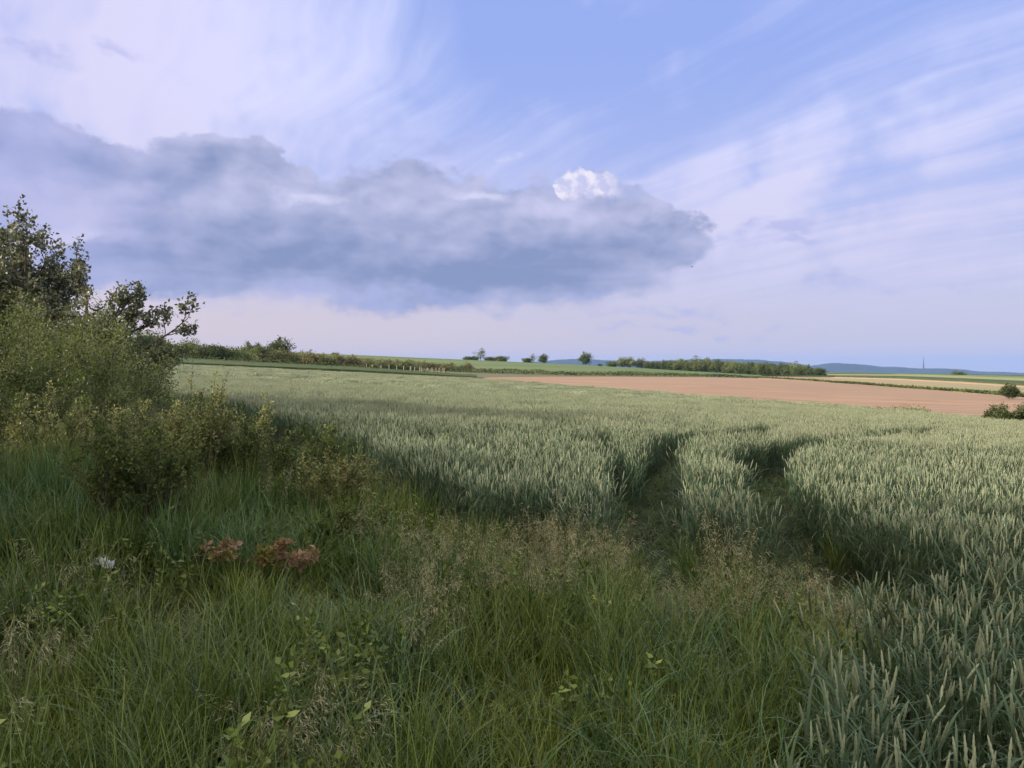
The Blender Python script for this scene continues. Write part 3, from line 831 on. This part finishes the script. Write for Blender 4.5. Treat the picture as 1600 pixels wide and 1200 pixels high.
def leafy(mb, rg, twigs, per, L, W, jit=.05, tl=(0, 1), clump=.25, zt=None):
    P0, DD, TT, LL = [], [], [], []
    for tw in twigs:
        n = int(per * rg.uniform(.6, 1.35)); t = rg.random(n) ** .8 * (len(tw) - 1)
        p = np.stack([np.interp(t, np.arange(len(tw)), tw[:, c]) for c in range(3)], -1)
        d = rg.normal(size=(n, 3)) + (tw[-1] - tw[0]) / (np.linalg.norm(tw[-1] - tw[0]) + 1e-9) * .7
        base_t = rg.uniform(*tl)
        P0.append(p + rg.normal(0, jit, (n, 3))); DD.append(d)
        TT.append(np.clip(base_t + rg.normal(0, clump, n), 0, 1)); LL.append(rg.uniform(.65, 1.25, n))
    P0 = np.concatenate(P0); DD = np.concatenate(DD); TT = np.concatenate(TT); LL = np.concatenate(LL)
    leaves(mb, P0, DD, L * LL, W * LL, rg, TT)
def plant(name, loc, seed, stems, per, leafL, leafW, lm, label, cat, group=None, woodname='branches', leafname='foliage', jit=.05, sides=4, tl=(0, 1), bark='bark', minr=0., **gk):
    """stems: list of (offset, direction, length, radius, levels)"""
    rg = np.random.default_rng(seed)
    wood, twigs = [], []
    for off_, d, L, r, lev in stems: grow(rg, off_, np.array(d, float), L, r, lev, wood, twigs, **gk)
    root = empty(name, loc, label, cat, group)
    mb = MB()
    for pts, rad, lev in wood:
        if rad[0] >= minr: tube(mb, pts, rad, 7 if lev >= 3 else (5 if lev == 2 else 3))
    mb.obj(woodname, M[bark], root, smooth=True)
    mb = MB(); leafy(mb, rg, twigs, per, leafL, leafW, jit, tl)
    mb.obj(leafname, M[lm], root)
    return root
M['leaf_dark'] = mat_leaf('leaf_dark', (.062, .078, .054), (.125, .145, .098), (.20, .22, .15), .25, .1, .45, .35)
M['leaf_mid'] = mat_leaf('leaf_mid', (.045, .070, .026), (.095, .14, .050), (.16, .21, .085), .35, .15, .5, .3)
M['leaf_willow'] = mat_leaf('leaf_willow', (.075, .105, .040), (.150, .20, .075), (.26, .30, .14), .35, .1, .5, .3)
M['leaf_gold'] = mat_leaf('leaf_gold', (.065, .100, .030), (.135, .175, .062), (.37, .37, .19), .35, .15, .5, .3)
M['leaf_olive'] = mat_leaf('leaf_olive', (.050, .082, .026), (.105, .15, .046), (.22, .26, .095), .35, .15, .5, .3)
M['leaf_rust'] = mat_leaf('leaf_rust', (.15, .17, .03), (.27, .19, .10), (.40, .26, .20), .3, .1, .6, .2)
M['twig_pale'] = mat_plain('twig_pale', (.16, .11, .07), (.30, .22, .14), 20, .8)
M['leaf_far1'] = mat_leaf('leaf_far_dark', (.055, .082, .036), (.10, .140, .056), (.155, .195, .085), .2, .4, .6, .15)
M['leaf_far2'] = mat_leaf('leaf_far_light', (.09, .12, .05), (.155, .19, .08), (.24, .275, .13), .2, .4, .6, .15)
M['leaf_far3'] = mat_leaf('leaf_far_red', (.11, .088, .058), (.16, .145, .080), (.21, .22, .10), .2, .4, .6, .15)

def G3(x, y, dz=0): return (x, y, Hs(x, y) + dz)
def ring_stems(rg, n, rad, L, r, lev, tilt=(.1, .6)):
    o = []
    for i in range(n):
        a = i * 6.283 / n + rg.random(); rr = rad * math.sqrt(rg.random()); t = rg.uniform(*tilt)
        o.append(((rr * math.cos(a), rr * math.sin(a), 0), (math.sin(t) * math.cos(a), math.sin(t) * math.sin(a), math.cos(t)), L * rg.uniform(.75, 1.15), r, lev))
    return o
rg = np.random.default_rng(77)
# big tree at the left edge
plant('tree', G3(-12.7, 19.0), 5, [((0, 0, 0), (.02, 0, 1), 2.55, .15, 4), ((.1, -.3, 0), (.26, -.1, 1), 2.45, .11, 4), ((-.2, .4, 0), (-.3, .2, 1), 2.4, .11, 4)], 15, .095, .062, 'leaf_dark',
      'tall dark open-crowned tree at the left edge of the field', 'tree', woodname='trunk', leafname='crown', jit=.06, kids=(4, 5), shrink=.60, spread=.95, up=.10)
# arching smaller tree right of it
plant('tree', G3(-9.42, 16.6), 14, [((0, 0, 0), (.30, 0, 1), 2.5, .085, 3), ((.2, .1, .6), (.55, .1, 1), 1.9, .06, 3), ((.45, 0, 1.5), (.75, 0, .75), 1.15, .05, 3), ((.65, 0, 1.95), (1, -.05, .35), .95, .035, 2), ((0, 0, 0), (.05, 0, 1), 1.7, .07, 3)], 15, .085, .056, 'leaf_dark',
      'low tree with a branch arching out right above the far hedgerow', 'tree', woodname='trunk', leafname='crown', jit=.05, kids=(3, 5), shrink=.50, spread=.8, up=.08)
# dense shrubs before the trees
plant('shrub', G3(-7.65, 14.3), 21, ring_stems(rg, 9, .6, 1.2, .03, 2), 60, .055, .02, 'leaf_mid',
      'dark dense shrub under the arching tree', 'shrub', 'shrubs at the left edge', jit=.09, kids=(4, 6), shrink=.62)
plant('shrub', G3(-8.0, 12.4), 22, ring_stems(rg, 12, .9, 1.42, .025, 2), 70, .065, .016, 'leaf_willow',
      'pale green feathery shrub in front of the dark trees', 'shrub', 'shrubs at the left edge', jit=.08, kids=(4, 6), shrink=.6, up=.4)
plant('shrub', G3(-6.7, 12.3), 23, ring_stems(rg, 9, .6, .9, .022, 2), 60, .06, .016, 'leaf_willow',
      'rounded grey-green shrub at the right end of the leafy clump, by the wheat', 'shrub', 'shrubs at the left edge', jit=.07, kids=(4, 6), shrink=.6, up=.35)
plant('shrub', G3(-10.4, 14.6), 24, ring_stems(rg, 10, .9, 1.5, .03, 2), 65, .06, .025, 'leaf_mid',
      'green shrub at the foot of the tall tree, cut by the left edge', 'shrub', 'shrubs at the left edge', jit=.09, kids=(4, 6), shrink=.62)
plant('shrub', G3(-7.2, 10.4), 25, ring_stems(rg, 9, .8, .85, .02, 2), 60, .05, .018, 'leaf_mid',
      'low green bush at the left edge below the feathery shrub', 'shrub', 'shrubs at the left edge', jit=.07, kids=(4, 6), shrink=.62)
# golden brush in the verge
def brush(px, d, hgt, seed, mat, label, n=8, rad=.4, per=30, tl=(0, 1), up=.3, L=.040, W=.017, spread=.62, bark='bark', wig=.16):
    u = (px - 800) / F
    r_ = np.random.default_rng(seed)
    return plant('bush', G3(u * d, d), seed, ring_stems(r_, n, rad, hgt * .5, .012, 2, (.1, .75)), per, L, W, mat, label, 'bush', 'bushes in the verge', jit=.014, kids=(5, 7), shrink=.66, up=up, spread=spread, tl=tl, bark=bark, wig=wig)
brush(60, 9.6, 1.25, 31, 'leaf_gold', 'golden brown bush at the left edge above the tall grass', 10, .6)
brush(170, 9.4, 1.2, 32, 'leaf_gold', 'golden bush between the left edge bush and the feathery-topped one', 10, .55)
brush(250, 9.2, 1.15, 39, 'leaf_olive', 'dull olive bush left of the feathery-topped bush', 9, .45)
brush(325, 8.9, 1.55, 33, 'leaf_gold', 'tallest golden bush with pale feathery top against the wheat', 9, .4, up=.5)
brush(405, 8.8, 1.15, 34, 'leaf_olive', 'olive bush with a dark shaded front right of the tallest bush', 9, .6, tl=(0, .8))
brush(475, 8.8, .85, 35, 'leaf_olive', 'low spreading olive bush beside the wheat edge', 8, .16, tl=(.0, .8))
brush(520, 7.9, .95, 36, 'leaf_gold', 'brown-tinged bush with bare pale twigs above the blue-green grass', 6, .14, bark='twig_pale', per=17, spread=.8)
brush(205, 6.7, 1.25, 37, 'leaf_olive', 'straggly olive bush standing forward in the long grass', 8, .28, up=.45, per=28)
brush(545, 6.9, .55, 38, 'leaf_olive', 'small low olive bush right of the rust-leaved branches', 6, .25)
# single tall weed stalk
mb = MB(); r_ = np.random.default_rng(3); x0, y0 = (297 - 800) / F * 8.6, 8.6; st = np.array([[0, 0, 0], [.01, 0, .6], [.0, 0, 1.2], [.03, .01, 1.83]])
tube(mb, st, [.005, .004, .003, .0015], 5, .3)
p0 = np.stack([np.interp(np.linspace(.4, 3, 60), range(4), st[:, c]) for c in range(3)], -1)
leaves(mb, p0, r_.normal(size=(60, 3)) + [0, 0, .4], .045, .014, r_, r_.random(60))
tag(mb.obj('weed_stalk', M['leaf_olive'], loc=G3(x0, y0)), 'lone tall weed stalk sticking up above the bushes against the wheat', 'weed')
# rust-leaved fallen branches
def rusty(px, row, seed, label, dirs, mat='leaf_rust', tl=(.3, 1)):
    x, y = un(px, row, .25)
    st_ = [((0, 0, .26), d, L * 1.15, .006, 1) for d, L in dirs]
    return plant('fallen_branch', G3(x, y), seed, st_, 26, .046, .028, mat, label, 'branch', 'rust-leaved branches in the grass', jit=.012, kids=(3, 5), shrink=.5, up=-.02, spread=.5, wig=.08, tl=tl, leafname='withered_leaves')
rusty(297, 872, 61, 'left rust-red leaved branch lying beside the straggly bush', [((1, -.1, .25), .26), ((.8, .3, .1), .2)], tl=(.2, 1))
rusty(380, 878, 62, 'yellow-green turning branch between the two rust-red ones', [((.9, 0, .45), .2), ((1, -.3, .25), .2)], tl=(0, .45))
rusty(406, 880, 63, 'right rust-red leaved branch, the larger one', [((1, -.1, .25), .26), ((.8, .4, .05), .22), ((.3, 0, .3), .15)], tl=(.6, 1))
# bare pale twig on the brown-tinged bush
# crumpled white scrap in the grass
mb = MB(); r_ = np.random.default_rng(8)
xs, ys = np.meshgrid(np.linspace(-.13, .13, 12), np.linspace(-.08, .08, 9), indexing='ij')
zs_ = .12 + .035 * np.sin(xs * 30 + ys * 9) * np.cos(ys * 38) + r_.normal(0, .012, xs.shape) - 2.5 * xs ** 2
i_ = np.arange(xs.size).reshape(xs.shape)
Ft = np.stack([i_[:-1, :-1], i_[1:, :-1], i_[1:, 1:], i_[:-1, 1:]], -1).reshape(-1, 4)
top_ = np.stack([xs, ys, zs_ + .15], -1).reshape(-1, 3)
top_ = top_ * [.62, .6, .8]
mb.add(np.concatenate([top_, top_ - [0, 0, .004]]), None, np.concatenate([Ft, Ft[:, ::-1] + xs.size]))
x0, y0 = un(158, 855, .3)
tag(mb.obj('plastic_scrap', M['scrap'], loc=G3(x0, y0, -.04)), 'crumpled whitish plastic scrap half hidden in grass beside the straggly bush', 'litter')

# hedgerow continuing beyond the left edge of the view (it shades the verge)
for i, (x, y, h) in enumerate([(-8.8, 6.2, 1.5), (-8.2, 4.4, 2.0), (-8.4, 2.2, 2.35), (-8.2, -.2, 2.45), (-8.5, -2.8, 2.4), (-9.8, 3.2, 2.35), (-9.8, .9, 2.4)]):
    if i == 0:
        hb = plant('hedge_shrub', G3(x, y), 91, ring_stems(np.random.default_rng(91), 14, .9, 1.0, .03, 2, (.0, .8)), 60, .10, .06, 'leaf_mid',
                   'tall hedge shrub standing beside the verge, left of the view', 'shrub', 'hedge shrubs left of the view', jit=.13, kids=(5, 7), shrink=.62)
        hb.scale = (1.35, 1.35, h)
    else:
        dup(hb, G3(x, y), i * 1.3, (1.4, 1.4, h))

# ------------------------------------------------------------------ far vegetation
def crown_proto(seed, rx, rz, zc, nclump, nleaf, leaf, mat, ragged=.25, trunk=.12, flat=0.0):
    """crown of leaf clumps around limbs; returns two meshes, base at origin"""
    rg = np.random.default_rng(seed)
    mb = MB(); cen = []
    for k in range(nclump):
        v = rg.normal(size=3); v /= np.linalg.norm(v); rr = rg.random() ** .4 * (1 + rg.normal(0, ragged))
        c = np.array([v[0] * rx * rr, v[1] * rx * rr, zc + v[2] * rz * rr]); c[2] = max(c[2], .15 * zc)
        cen.append(c)
    cen = np.array(cen)
    P0, TT = [], []
    for c in cen:
        s = rx * rg.uniform(.12, .28)
        P0.append(c + rg.normal(0, s, (nleaf, 3)) * [1, 1, .75]); TT.append(np.clip(rg.random() + rg.normal(0, .2, nleaf), 0, 1))
    P0 = np.concatenate(P0); P0[:, 2] = np.maximum(P0[:, 2], .02)
    leaves(mb, P0, rg.normal(size=P0.shape), leaf * rg.uniform(.6, 1.4, len(P0)), leaf * .7, rg, np.concatenate(TT))
    crown = mb.mesh('crown', mat)
    mb = MB()
    tube(mb, [(0, 0, -.3), (0.02, 0, zc * .5), (.05 * rx, 0, zc)], [trunk, trunk * .8, trunk * .4], 6)
    for c in cen[::max(1, nclump // 9)]:
        tube(mb, [(0, 0, zc * .35), (c * .5 + [0, 0, zc * .15]), c], [trunk * .5, trunk * .3, trunk * .1], 4)
    return crown, mb.mesh('trunk', M['bark'], True)
FP = {
 'round': crown_proto(201, 2.5, 2.2, 3.2, 75, 60, .38, M['leaf_far1']),
 'round2': crown_proto(202, 2.8, 1.9, 2.8, 70, 60, .38, M['leaf_far2'], .3),
 'bushy': crown_proto(203, 2.6, 1.5, 1.4, 60, 60, .36, M['leaf_far1'], .3, .08),
 'bushy2': crown_proto(204, 2.7, 1.3, 1.3, 60, 60, .36, M['leaf_far2'], .35, .08),
 'vine': crown_proto(205, 1.5, .8, 1.0, 22, 30, .26, M['leaf_far3'], .3, .05),
 'scraggy': crown_proto(206, 2.2, 2.2, 3.6, 26, 22, .34, M['leaf_far2'], .45, .10),
}
def far_tree(kind, px, d, sc, name, label, cat, group=None, rz=None, dz=0, szr=1.0):
    u = (px - 800) / F; x, y = u * d, d
    r = empty(name, (x, y, Hs(x, y) + dz), label, cat, group, random.random() * 6.28 if rz is None else rz, (sc, sc, sc * szr))
    for nm, me in (('crown', FP[kind][0]), ('trunk', FP[kind][1])):
        o = bpy.data.objects.new(nm, me); COL.objects.link(o); o.parent = r
    return r
random.seed(4)
# hedgerow beyond the farm track, left (heights in metres of the crown top set by scale)
HG = 'hedgerow bushes beyond the farm track'
hed = [(205, 160, 'bushy', 1.05), (222, 158, 'round', .72), (238, 166, 'round2', .95), (254, 158, 'bushy', .95), (270, 162, 'bushy2', .95), (287, 158, 'bushy', .9), (296, 170, 'round2', .75),
       (312, 158, 'bushy2', .85), (330, 158, 'bushy', 1.0), (346, 160, 'bushy', .95), (360, 166, 'bushy2', .85), (376, 162, 'bushy2', .8), (392, 172, 'round', .65), (408, 170, 'round', .62), (190, 156, 'bushy', 1.1), (172, 156, 'round', .9)]
hl = {238: 'pale olive tree rising above the left end of the far hedgerow, beside the arching branch', 330: 'broad dark green bush in the middle of the far hedgerow',
      408: 'dark bush top at the right end of the hedgerow, next to the lone tree', 205: 'dark bush at the left end of the far hedgerow'}
ORD = 'first second third fourth fifth sixth seventh eighth ninth tenth eleventh twelfth thirteenth fourteenth fifteenth sixteenth seventeenth'.split()
for px, d, kd, sc in hed:
    far_tree(kd, px, d, sc * 1.12, 'hedgerow_bush', hl.get(px) or '%s bush of the far hedgerow counting from its left end' % ORD[sorted(h[0] for h in hed).index(px)], 'bush', HG)
far_tree('round', 437, 190, 1.02, 'tree', 'lone round tree standing above the far hedgerow at its right end', 'tree')
# low red-brown vines / shrubs in rows on the slope
VG = 'reddish shrubs of the vineyard'
cnt = 0
rv = np.random.default_rng(12)
for row_i, (d, p0, p1) in enumerate([(172, 385, 500), (182, 375, 520), (200, 400, 560), (222, 430, 640), (236, 470, 700), (252, 500, 735), (275, 480, 660), (300, 420, 600)]):
    stp = 1.9 * F / d
    p = p0
    while p < p1:
        kd = 'vine' if rv.random() < .75 else 'bushy2'
        far_tree(kd, p + rv.normal(0, 2), d * rv.uniform(.98, 1.02), rv.uniform(1.0, 1.5) * (1 if kd == 'vine' else .6) * (1.25 if d < 205 else 1.0), 'vine_shrub',
                 'reddish green shrub in the %s row up the slope beyond the farm track' % ORD[row_i], 'shrub', VG)
        p += stp * rv.uniform(.8, 1.3)
# pale posts of the vineyard
mbp = MB(); tube(mbp, [(0, 0, -.2), (0, 0, .8), (0, 0, 1.55)], [.08, .075, .075], 8); mbp.add(np.array([[.075 * math.cos(a), .075 * math.sin(a), 1.55] for a in np.arange(8) * math.pi / 4] + [[0, 0, 1.6]]), [[k, (k + 1) % 8, 8] for k in range(8)])
pm = mbp.mesh('vineyard_post', M['post'], False)
for px in list(range(500, 700, 12)) + list(range(640, 780, 9)):
    d = 205 if px < 700 else 232
    if px > 700: d = 236
    px2 = px + rv.normal(0, 1.2); u = (px2 - 800) / F
    o = bpy.data.objects.new('vineyard_post', pm); COL.objects.link(o)
    o.location = (u * d, d, Hs(u * d, d)); o.scale = (1, 1, rv.uniform(.62, .85) * (1 if px < 700 else .8))
    tag(o, 'pale wooden post in the %s of the vineyard' % ('nearer, left-hand row' if d == 205 else 'farther row running right'), 'post', 'vineyard posts')
# ridge trees
far_tree('bushy2', 523, 470, .7, 'tree', 'tiny lone bush on the crest of the green hill, left', 'bush')
for px, sc, kd, lab in [(730, .8, 'bushy', None), (741, .9, 'bushy', None), (751, 1.3, 'scraggy', 'thin open tree in the first clump on the ridge'), (764, .9, 'bushy', None), (774, 1.0, 'bushy2', None), (784, 1.15, 'bushy', None)]:
    far_tree(kd, px, 480, sc * 1.15, 'tree' if kd == 'scraggy' else 'bush', lab or {730: 'small bush at the left end of the first ridge clump', 741: 'second bush from the left in the first ridge clump', 764: 'bush just right of the thin tree in the first ridge clump', 774: 'paler low bush in the first ridge clump, before its last bush', 784: 'largest dark bush at the right end of the first ridge clump'}[px], 'tree' if kd == 'scraggy' else 'bush', 'first clump on the ridge', dz=-.3)
for px, sc, kd in [(824, .95, 'bushy'), (833, .95, 'scraggy')]:
    far_tree(kd, px, 470, sc * 1.1, 'tree', {824: 'leftmost low tree of the small ridge clump before the lone round trees', 833: 'thin tree just left of the compact round ridge tree'}[px], 'tree', 'ridge trees')
far_tree('round', 849, 460, .95, 'tree', 'compact round dark tree on the ridge, left of the larger one', 'tree', 'ridge trees')
far_tree('round', 915, 452, 1.25, 'tree', 'larger round tree on the ridge standing before the blue hill', 'tree', 'ridge trees')
far_tree('vine', 938, 450, 1.0, 'bush', 'low reddish bush between the larger round tree and the wood', 'bush')
for px, sc, kd, lab in [(955, 1.15, 'bushy', 'first low tree at the left end of the long wood'), (972, 1.15, 'round2', 'rounded pale tree near the left end of the wood, left of the middle gap'), (984, 1.2, 'round2', 'rounded pale tree near the left end of the wood, right of its twin'), (1001, 1.15, 'round2', 'tree topped above the left part of the wood')]:
    far_tree(kd, px, 445, sc, 'tree', lab, 'tree', 'trees of the long wood')
# the long wood
WG = 'trees of the long wood'
for j, (dep, step) in enumerate([(404, 9.5), (418, 10), (438, 11)]):
    p = 1010 + j * 4
    while p < 1262:
        kd = ['round', 'round2', 'bushy', 'round'][rv.integers(0, 4)]
        topr = np.interp(p, [1010, 1060, 1100, 1150, 1200, 1262], [566, 563, 563.5, 565.5, 567.5, 571])
        dd_ = dep * np.interp(p, [1000, 1150, 1262], [1.04, .95, .84])
        gr = Hs((p - 800) / F * dd_, dd_); hh = (CAMZ + (HZ - topr) / F * dd_ - gr)
        base_h = {'round': 5.6, 'round2': 4.9, 'bushy': 2.9}[kd]
        s_ = hh / base_h * rv.uniform(.74, .97)
        sx_ = min(s_, 1.25) * rv.uniform(.8, 1.0)
        r = far_tree(kd, p, dd_, 1, 'wood_tree', '%s tree of the long wood behind the brown field' % ['front-row', 'middle-row', 'back-row'][j], 'tree', WG)
        r.scale = (sx_, sx_, s_)
        p += step * rv.uniform(.75, 1.2)
for px, sc in [(1090, 1.75), (1102, 1.6), (1241, 1.4)]:
    far_tree('scraggy', px, 415 if px < 1200 else 360, sc, 'tree', {1090: 'pale thin-topped tree rising above the middle of the wood, left one', 1102: 'pale thin-topped tree rising above the middle of the wood, right one', 1241: 'thin-topped tree above the right end of the wood'}[px], 'tree', WG, szr=.92)
far_tree('bushy', 1278, 330, 1.25, 'bush', 'dark bush just off the right end of the wood', 'bush')
far_tree('bushy', 1270, 345, .8, 'bush', 'low bush joining the wood to the dark bush at its right end', 'bush')
far_tree('bushy', 1262, 352, .9, 'bush', 'small bush at the very foot of the right end of the wood', 'bush')
far_tree('round', 1575, 84, .26, 'bush', 'dark round bush on the field edge at the right', 'bush', szr=1.05)
far_tree('round', 1582, 84.5, .24, 'bush', 'right half of the dark round bush on the field edge', 'bush', szr=1.0)
far_tree('bushy2', 1497, 560, 1.6, 'bush', 'tiny far bush below the blue hills right of the mast', 'bush', szr=.8)
# bush before the ploughed field, cut by the right edge
M['leaf_rb'] = mat_leaf('leaf_roadside', (.045, .065, .028), (.085, .12, .045), (.14, .17, .075), .3, .1, .5, .3)
for px, d, sc, sd_, lab in [(1602, 33.6, 1.75, 71, 'leafy green bush at the right edge before the brown field'), (1570, 34.3, 1.15, 72, 'lower left lobe of bushes at the right edge before the brown field'), (1645, 32.5, 1.8, 73, 'bush beyond the right edge of the view')]:
    u = (px - 800) / F
    plant('bush', G3(u * d, d), sd_, ring_stems(np.random.default_rng(sd_), 10, .5 * sc, .55 * sc, .02, 2, (.1, .9)), 34, .085, .05, 'leaf_rb', lab, 'bush', 'bushes at the right edge', jit=.07, kids=(4, 6), shrink=.6)
# weeds in the gap between crop and ploughed field
for px, sc in [(1362, .5), (1375, .45), (1388, .55), (1399, .6), (1410, .5), (1421, .65), (1430, .7)]:
    d = wline(px) + .9
    far_tree('vine' if px % 2 else 'bushy2', px, d, sc * .34, 'weed_clump', '%s low weed clump from the left at the near edge of the brown field' % ORD[[1362, 1375, 1388, 1399, 1410, 1421, 1430].index(px)], 'weed', 'weeds at the edge of the brown field', dz=.25)
# thin hedge bank behind the ploughed field
def bank_strip(name, pxs, ds, h, mat, label, cat, seed, per_m=5, leaf=.35):
    rg = np.random.default_rng(seed)
    pq = np.linspace(pxs[0], pxs[-1], 400); dq = np.interp(pq, pxs, ds); hq = np.interp(pq, pxs, h)
    X = (pq - 800) / F * dq; Y = dq; Ln = np.hypot(np.diff(X), np.diff(Y)).sum()
    n = int(Ln * per_m); t = rg.random(n) * 399
    x = np.interp(t, range(400), X); y = np.interp(t, range(400), Y); hh = np.interp(t, range(400), hq)
    wdt = 1.2
    y = y + rg.normal(0, wdt, n); hv = hh * (.55 + .45 * vnoise(x, y * .3, 4, seed))
    P0 = np.stack([x, y, H(x, y) + rg.random(n) ** .7 * hv], -1)
    mb = MB(); leaves(mb, P0, rg.normal(size=(n, 3)) + [0, 0, .5], leaf * rg.uniform(.6, 1.4, n), leaf * .6, rg, np.clip(vnoise(x, y, 3, seed + 1) + rg.normal(0, .15, n), 0, 1))
    return tag(mb.obj(name, mat), label, cat, kind='stuff')
bank_strip('weed_bank', [690, 740, 900, 1000, 1100, 1180, 1300, 1450, 1600, 1700], [234, 236, 238, 244, 244, 232, 171, 126, 93, 84], [1.3, 1.6, 1.7, 1.6, 1.0, .55, .38, .28, .25, .25], M['leaf_far1'],
           'dark strip of weeds along the far edge of the brown field', 'weeds', 301, 60, .4)
bank_strip('verge_weeds', [130, 300, 450, 600, 745], [118, 118.5, 119, 119, 116], [1.7, 1.65, 1.6, 1.5, 1.0], M['leaf_far1'],
           'dark grass verge between the wheat and the pale farm track', 'weeds', 302, 40, .3)

# ------------------------------------------------------------------ mast on the horizon
dm = 7450.; u = (1443 - 800) / F
mz = CAMZ - dm * (577.5 - HZ) / F
root = empty('radio_mast', (u * dm, dm, mz - 6), 'thin lattice radio mast standing on the blue hills at the right', 'mast')
mb = MB()
Ht = 122.
for k in range(4):
    a = k * math.pi / 2 + .78
    z_ = np.array([0, 20, 45, 75]); rr = np.array([13, 7.5, 4.5, 3.0])
    tube(mb, np.stack([rr * math.cos(a), rr * math.sin(a), z_], -1), [2.0, 1.8, 1.7, 1.6], 4)
for z0_, r0 in ((5, 11.5), (12, 9.6), (20, 7.5), (32, 6), (45, 4.5), (60, 3.7)):
    for k in range(4):
        a = k * math.pi / 2 + .78; b = a + math.pi / 2
        tube(mb, [(r0 * math.cos(a), r0 * math.sin(a), z0_), (r0 * math.cos(b), r0 * math.sin(b), z0_)], .6, 3)
        tube(mb, [(r0 * math.cos(a), r0 * math.sin(a), z0_), (r0 * .85 * math.cos(b), r0 * .85 * math.sin(b), z0_ + 8)], .5, 3)
mb.obj('lattice_tower', M['steel'], root)
mb = MB(); tube(mb, [(0, 0, 70), (0, 0, 95), (0, 0, Ht)], [3.4, 3.0, 1.6], 8); mb.obj('antenna', M['steel'], root)

# ------------------------------------------------------------------ birds
def bird(px, row, d, span, flap, hd, label):
    x = (px - 800) / F * d; z = CAMZ + (HZ - row) / F * d
    root = empty('bird', (x, d, z), label, 'bird', 'birds in the sky', hd, span)
    mb = MB()
    t = np.linspace(0, 1, 9)
    tube(mb, np.stack([0 * t, -.22 + .5 * t, .02 * np.sin(t * 3)], -1), .055 * np.array([.15, .45, .75, 1, 1, .8, .62, .55, .08]), 8)
    # beak and tail fan
    mb.add([(-.05, -.36, 0), (.05, -.36, 0), (.015, -.2, .012), (-.015, -.2, .012), (0, -.2, -.01)], [[0, 1, 4]], [[0, 1, 2, 3]])
    mb.obj('body', M['bird'], root, smooth=True)
    for s in (-1, 1):
        w_ = MB()
        sp = np.array([0, .18, .36, .5]); zz_ = np.array([.02, .02 + .10 * flap, .02 + .12 * flap, .02 + .02 * flap])
        le = np.array([.09, .13, .09, -.04]); te = np.array([-.08, -.07, -.06, -.07])
        V = np.concatenate([np.stack([s * sp, le, zz_], -1), np.stack([s * sp, te, zz_ - .01], -1), np.stack([s * sp, (le + te) / 2, zz_ - .02], -1)])
        Q = [[0, 1, 5, 4], [1, 2, 6, 5], [2, 3, 7, 6], [0, 1, 9, 8], [1, 2, 10, 9], [2, 3, 11, 10], [8, 9, 5, 4], [9, 10, 6, 5], [10, 11, 7, 6]]
        w_.add(V, None, Q); w_.obj('wing', M['bird'], root)
bird(1081.5, 417.5, 60, .28, 2.0, .7, 'dark bird flying at the right, below the grey cloud')
bird(1020, 395, 95, .32, .5, 1.9, 'fainter bird high against the tip of the grey cloud')

# ------------------------------------------------------------------ air
hz = MB()
x0, x1, y0, y1 = -12300, 12300, -12300, 12300
# the floor stays a metre under the lowest land
zlow = min(H(*np.meshgrid(np.linspace(-12000, 12000, 60), np.linspace(-12000, 12000, 60))).min(), -5) - 60
z1 = 165
V = [(a, b, c) for c in (zlow, z1) for b in (y0, y1) for a in (x0, x1)]
hz.add(V, None, [[0, 2, 3, 1], [4, 5, 7, 6], [0, 1, 5, 4], [2, 6, 7, 3], [0, 4, 6, 2], [1, 3, 7, 5]])
hm_ = bpy.data.materials.new('haze_air'); hm_.use_nodes = True
nt = hm_.node_tree; nt.nodes.clear()
pv = nt.nodes.new('ShaderNodeVolumePrincipled'); ou = nt.nodes.new('ShaderNodeOutputMaterial')
pv.inputs['Color'].default_value = (.26, .47, 1.0, 1)
pv.inputs['Density'].default_value = 6.4e-5
pv.inputs['Anisotropy'].default_value = .0
nt.links.new(pv.outputs[0], ou.inputs['Volume'])
tag(hz.obj('haze', hm_), 'thin blue evening haze filling the air out to the far hills', 'haze', kind='stuff')
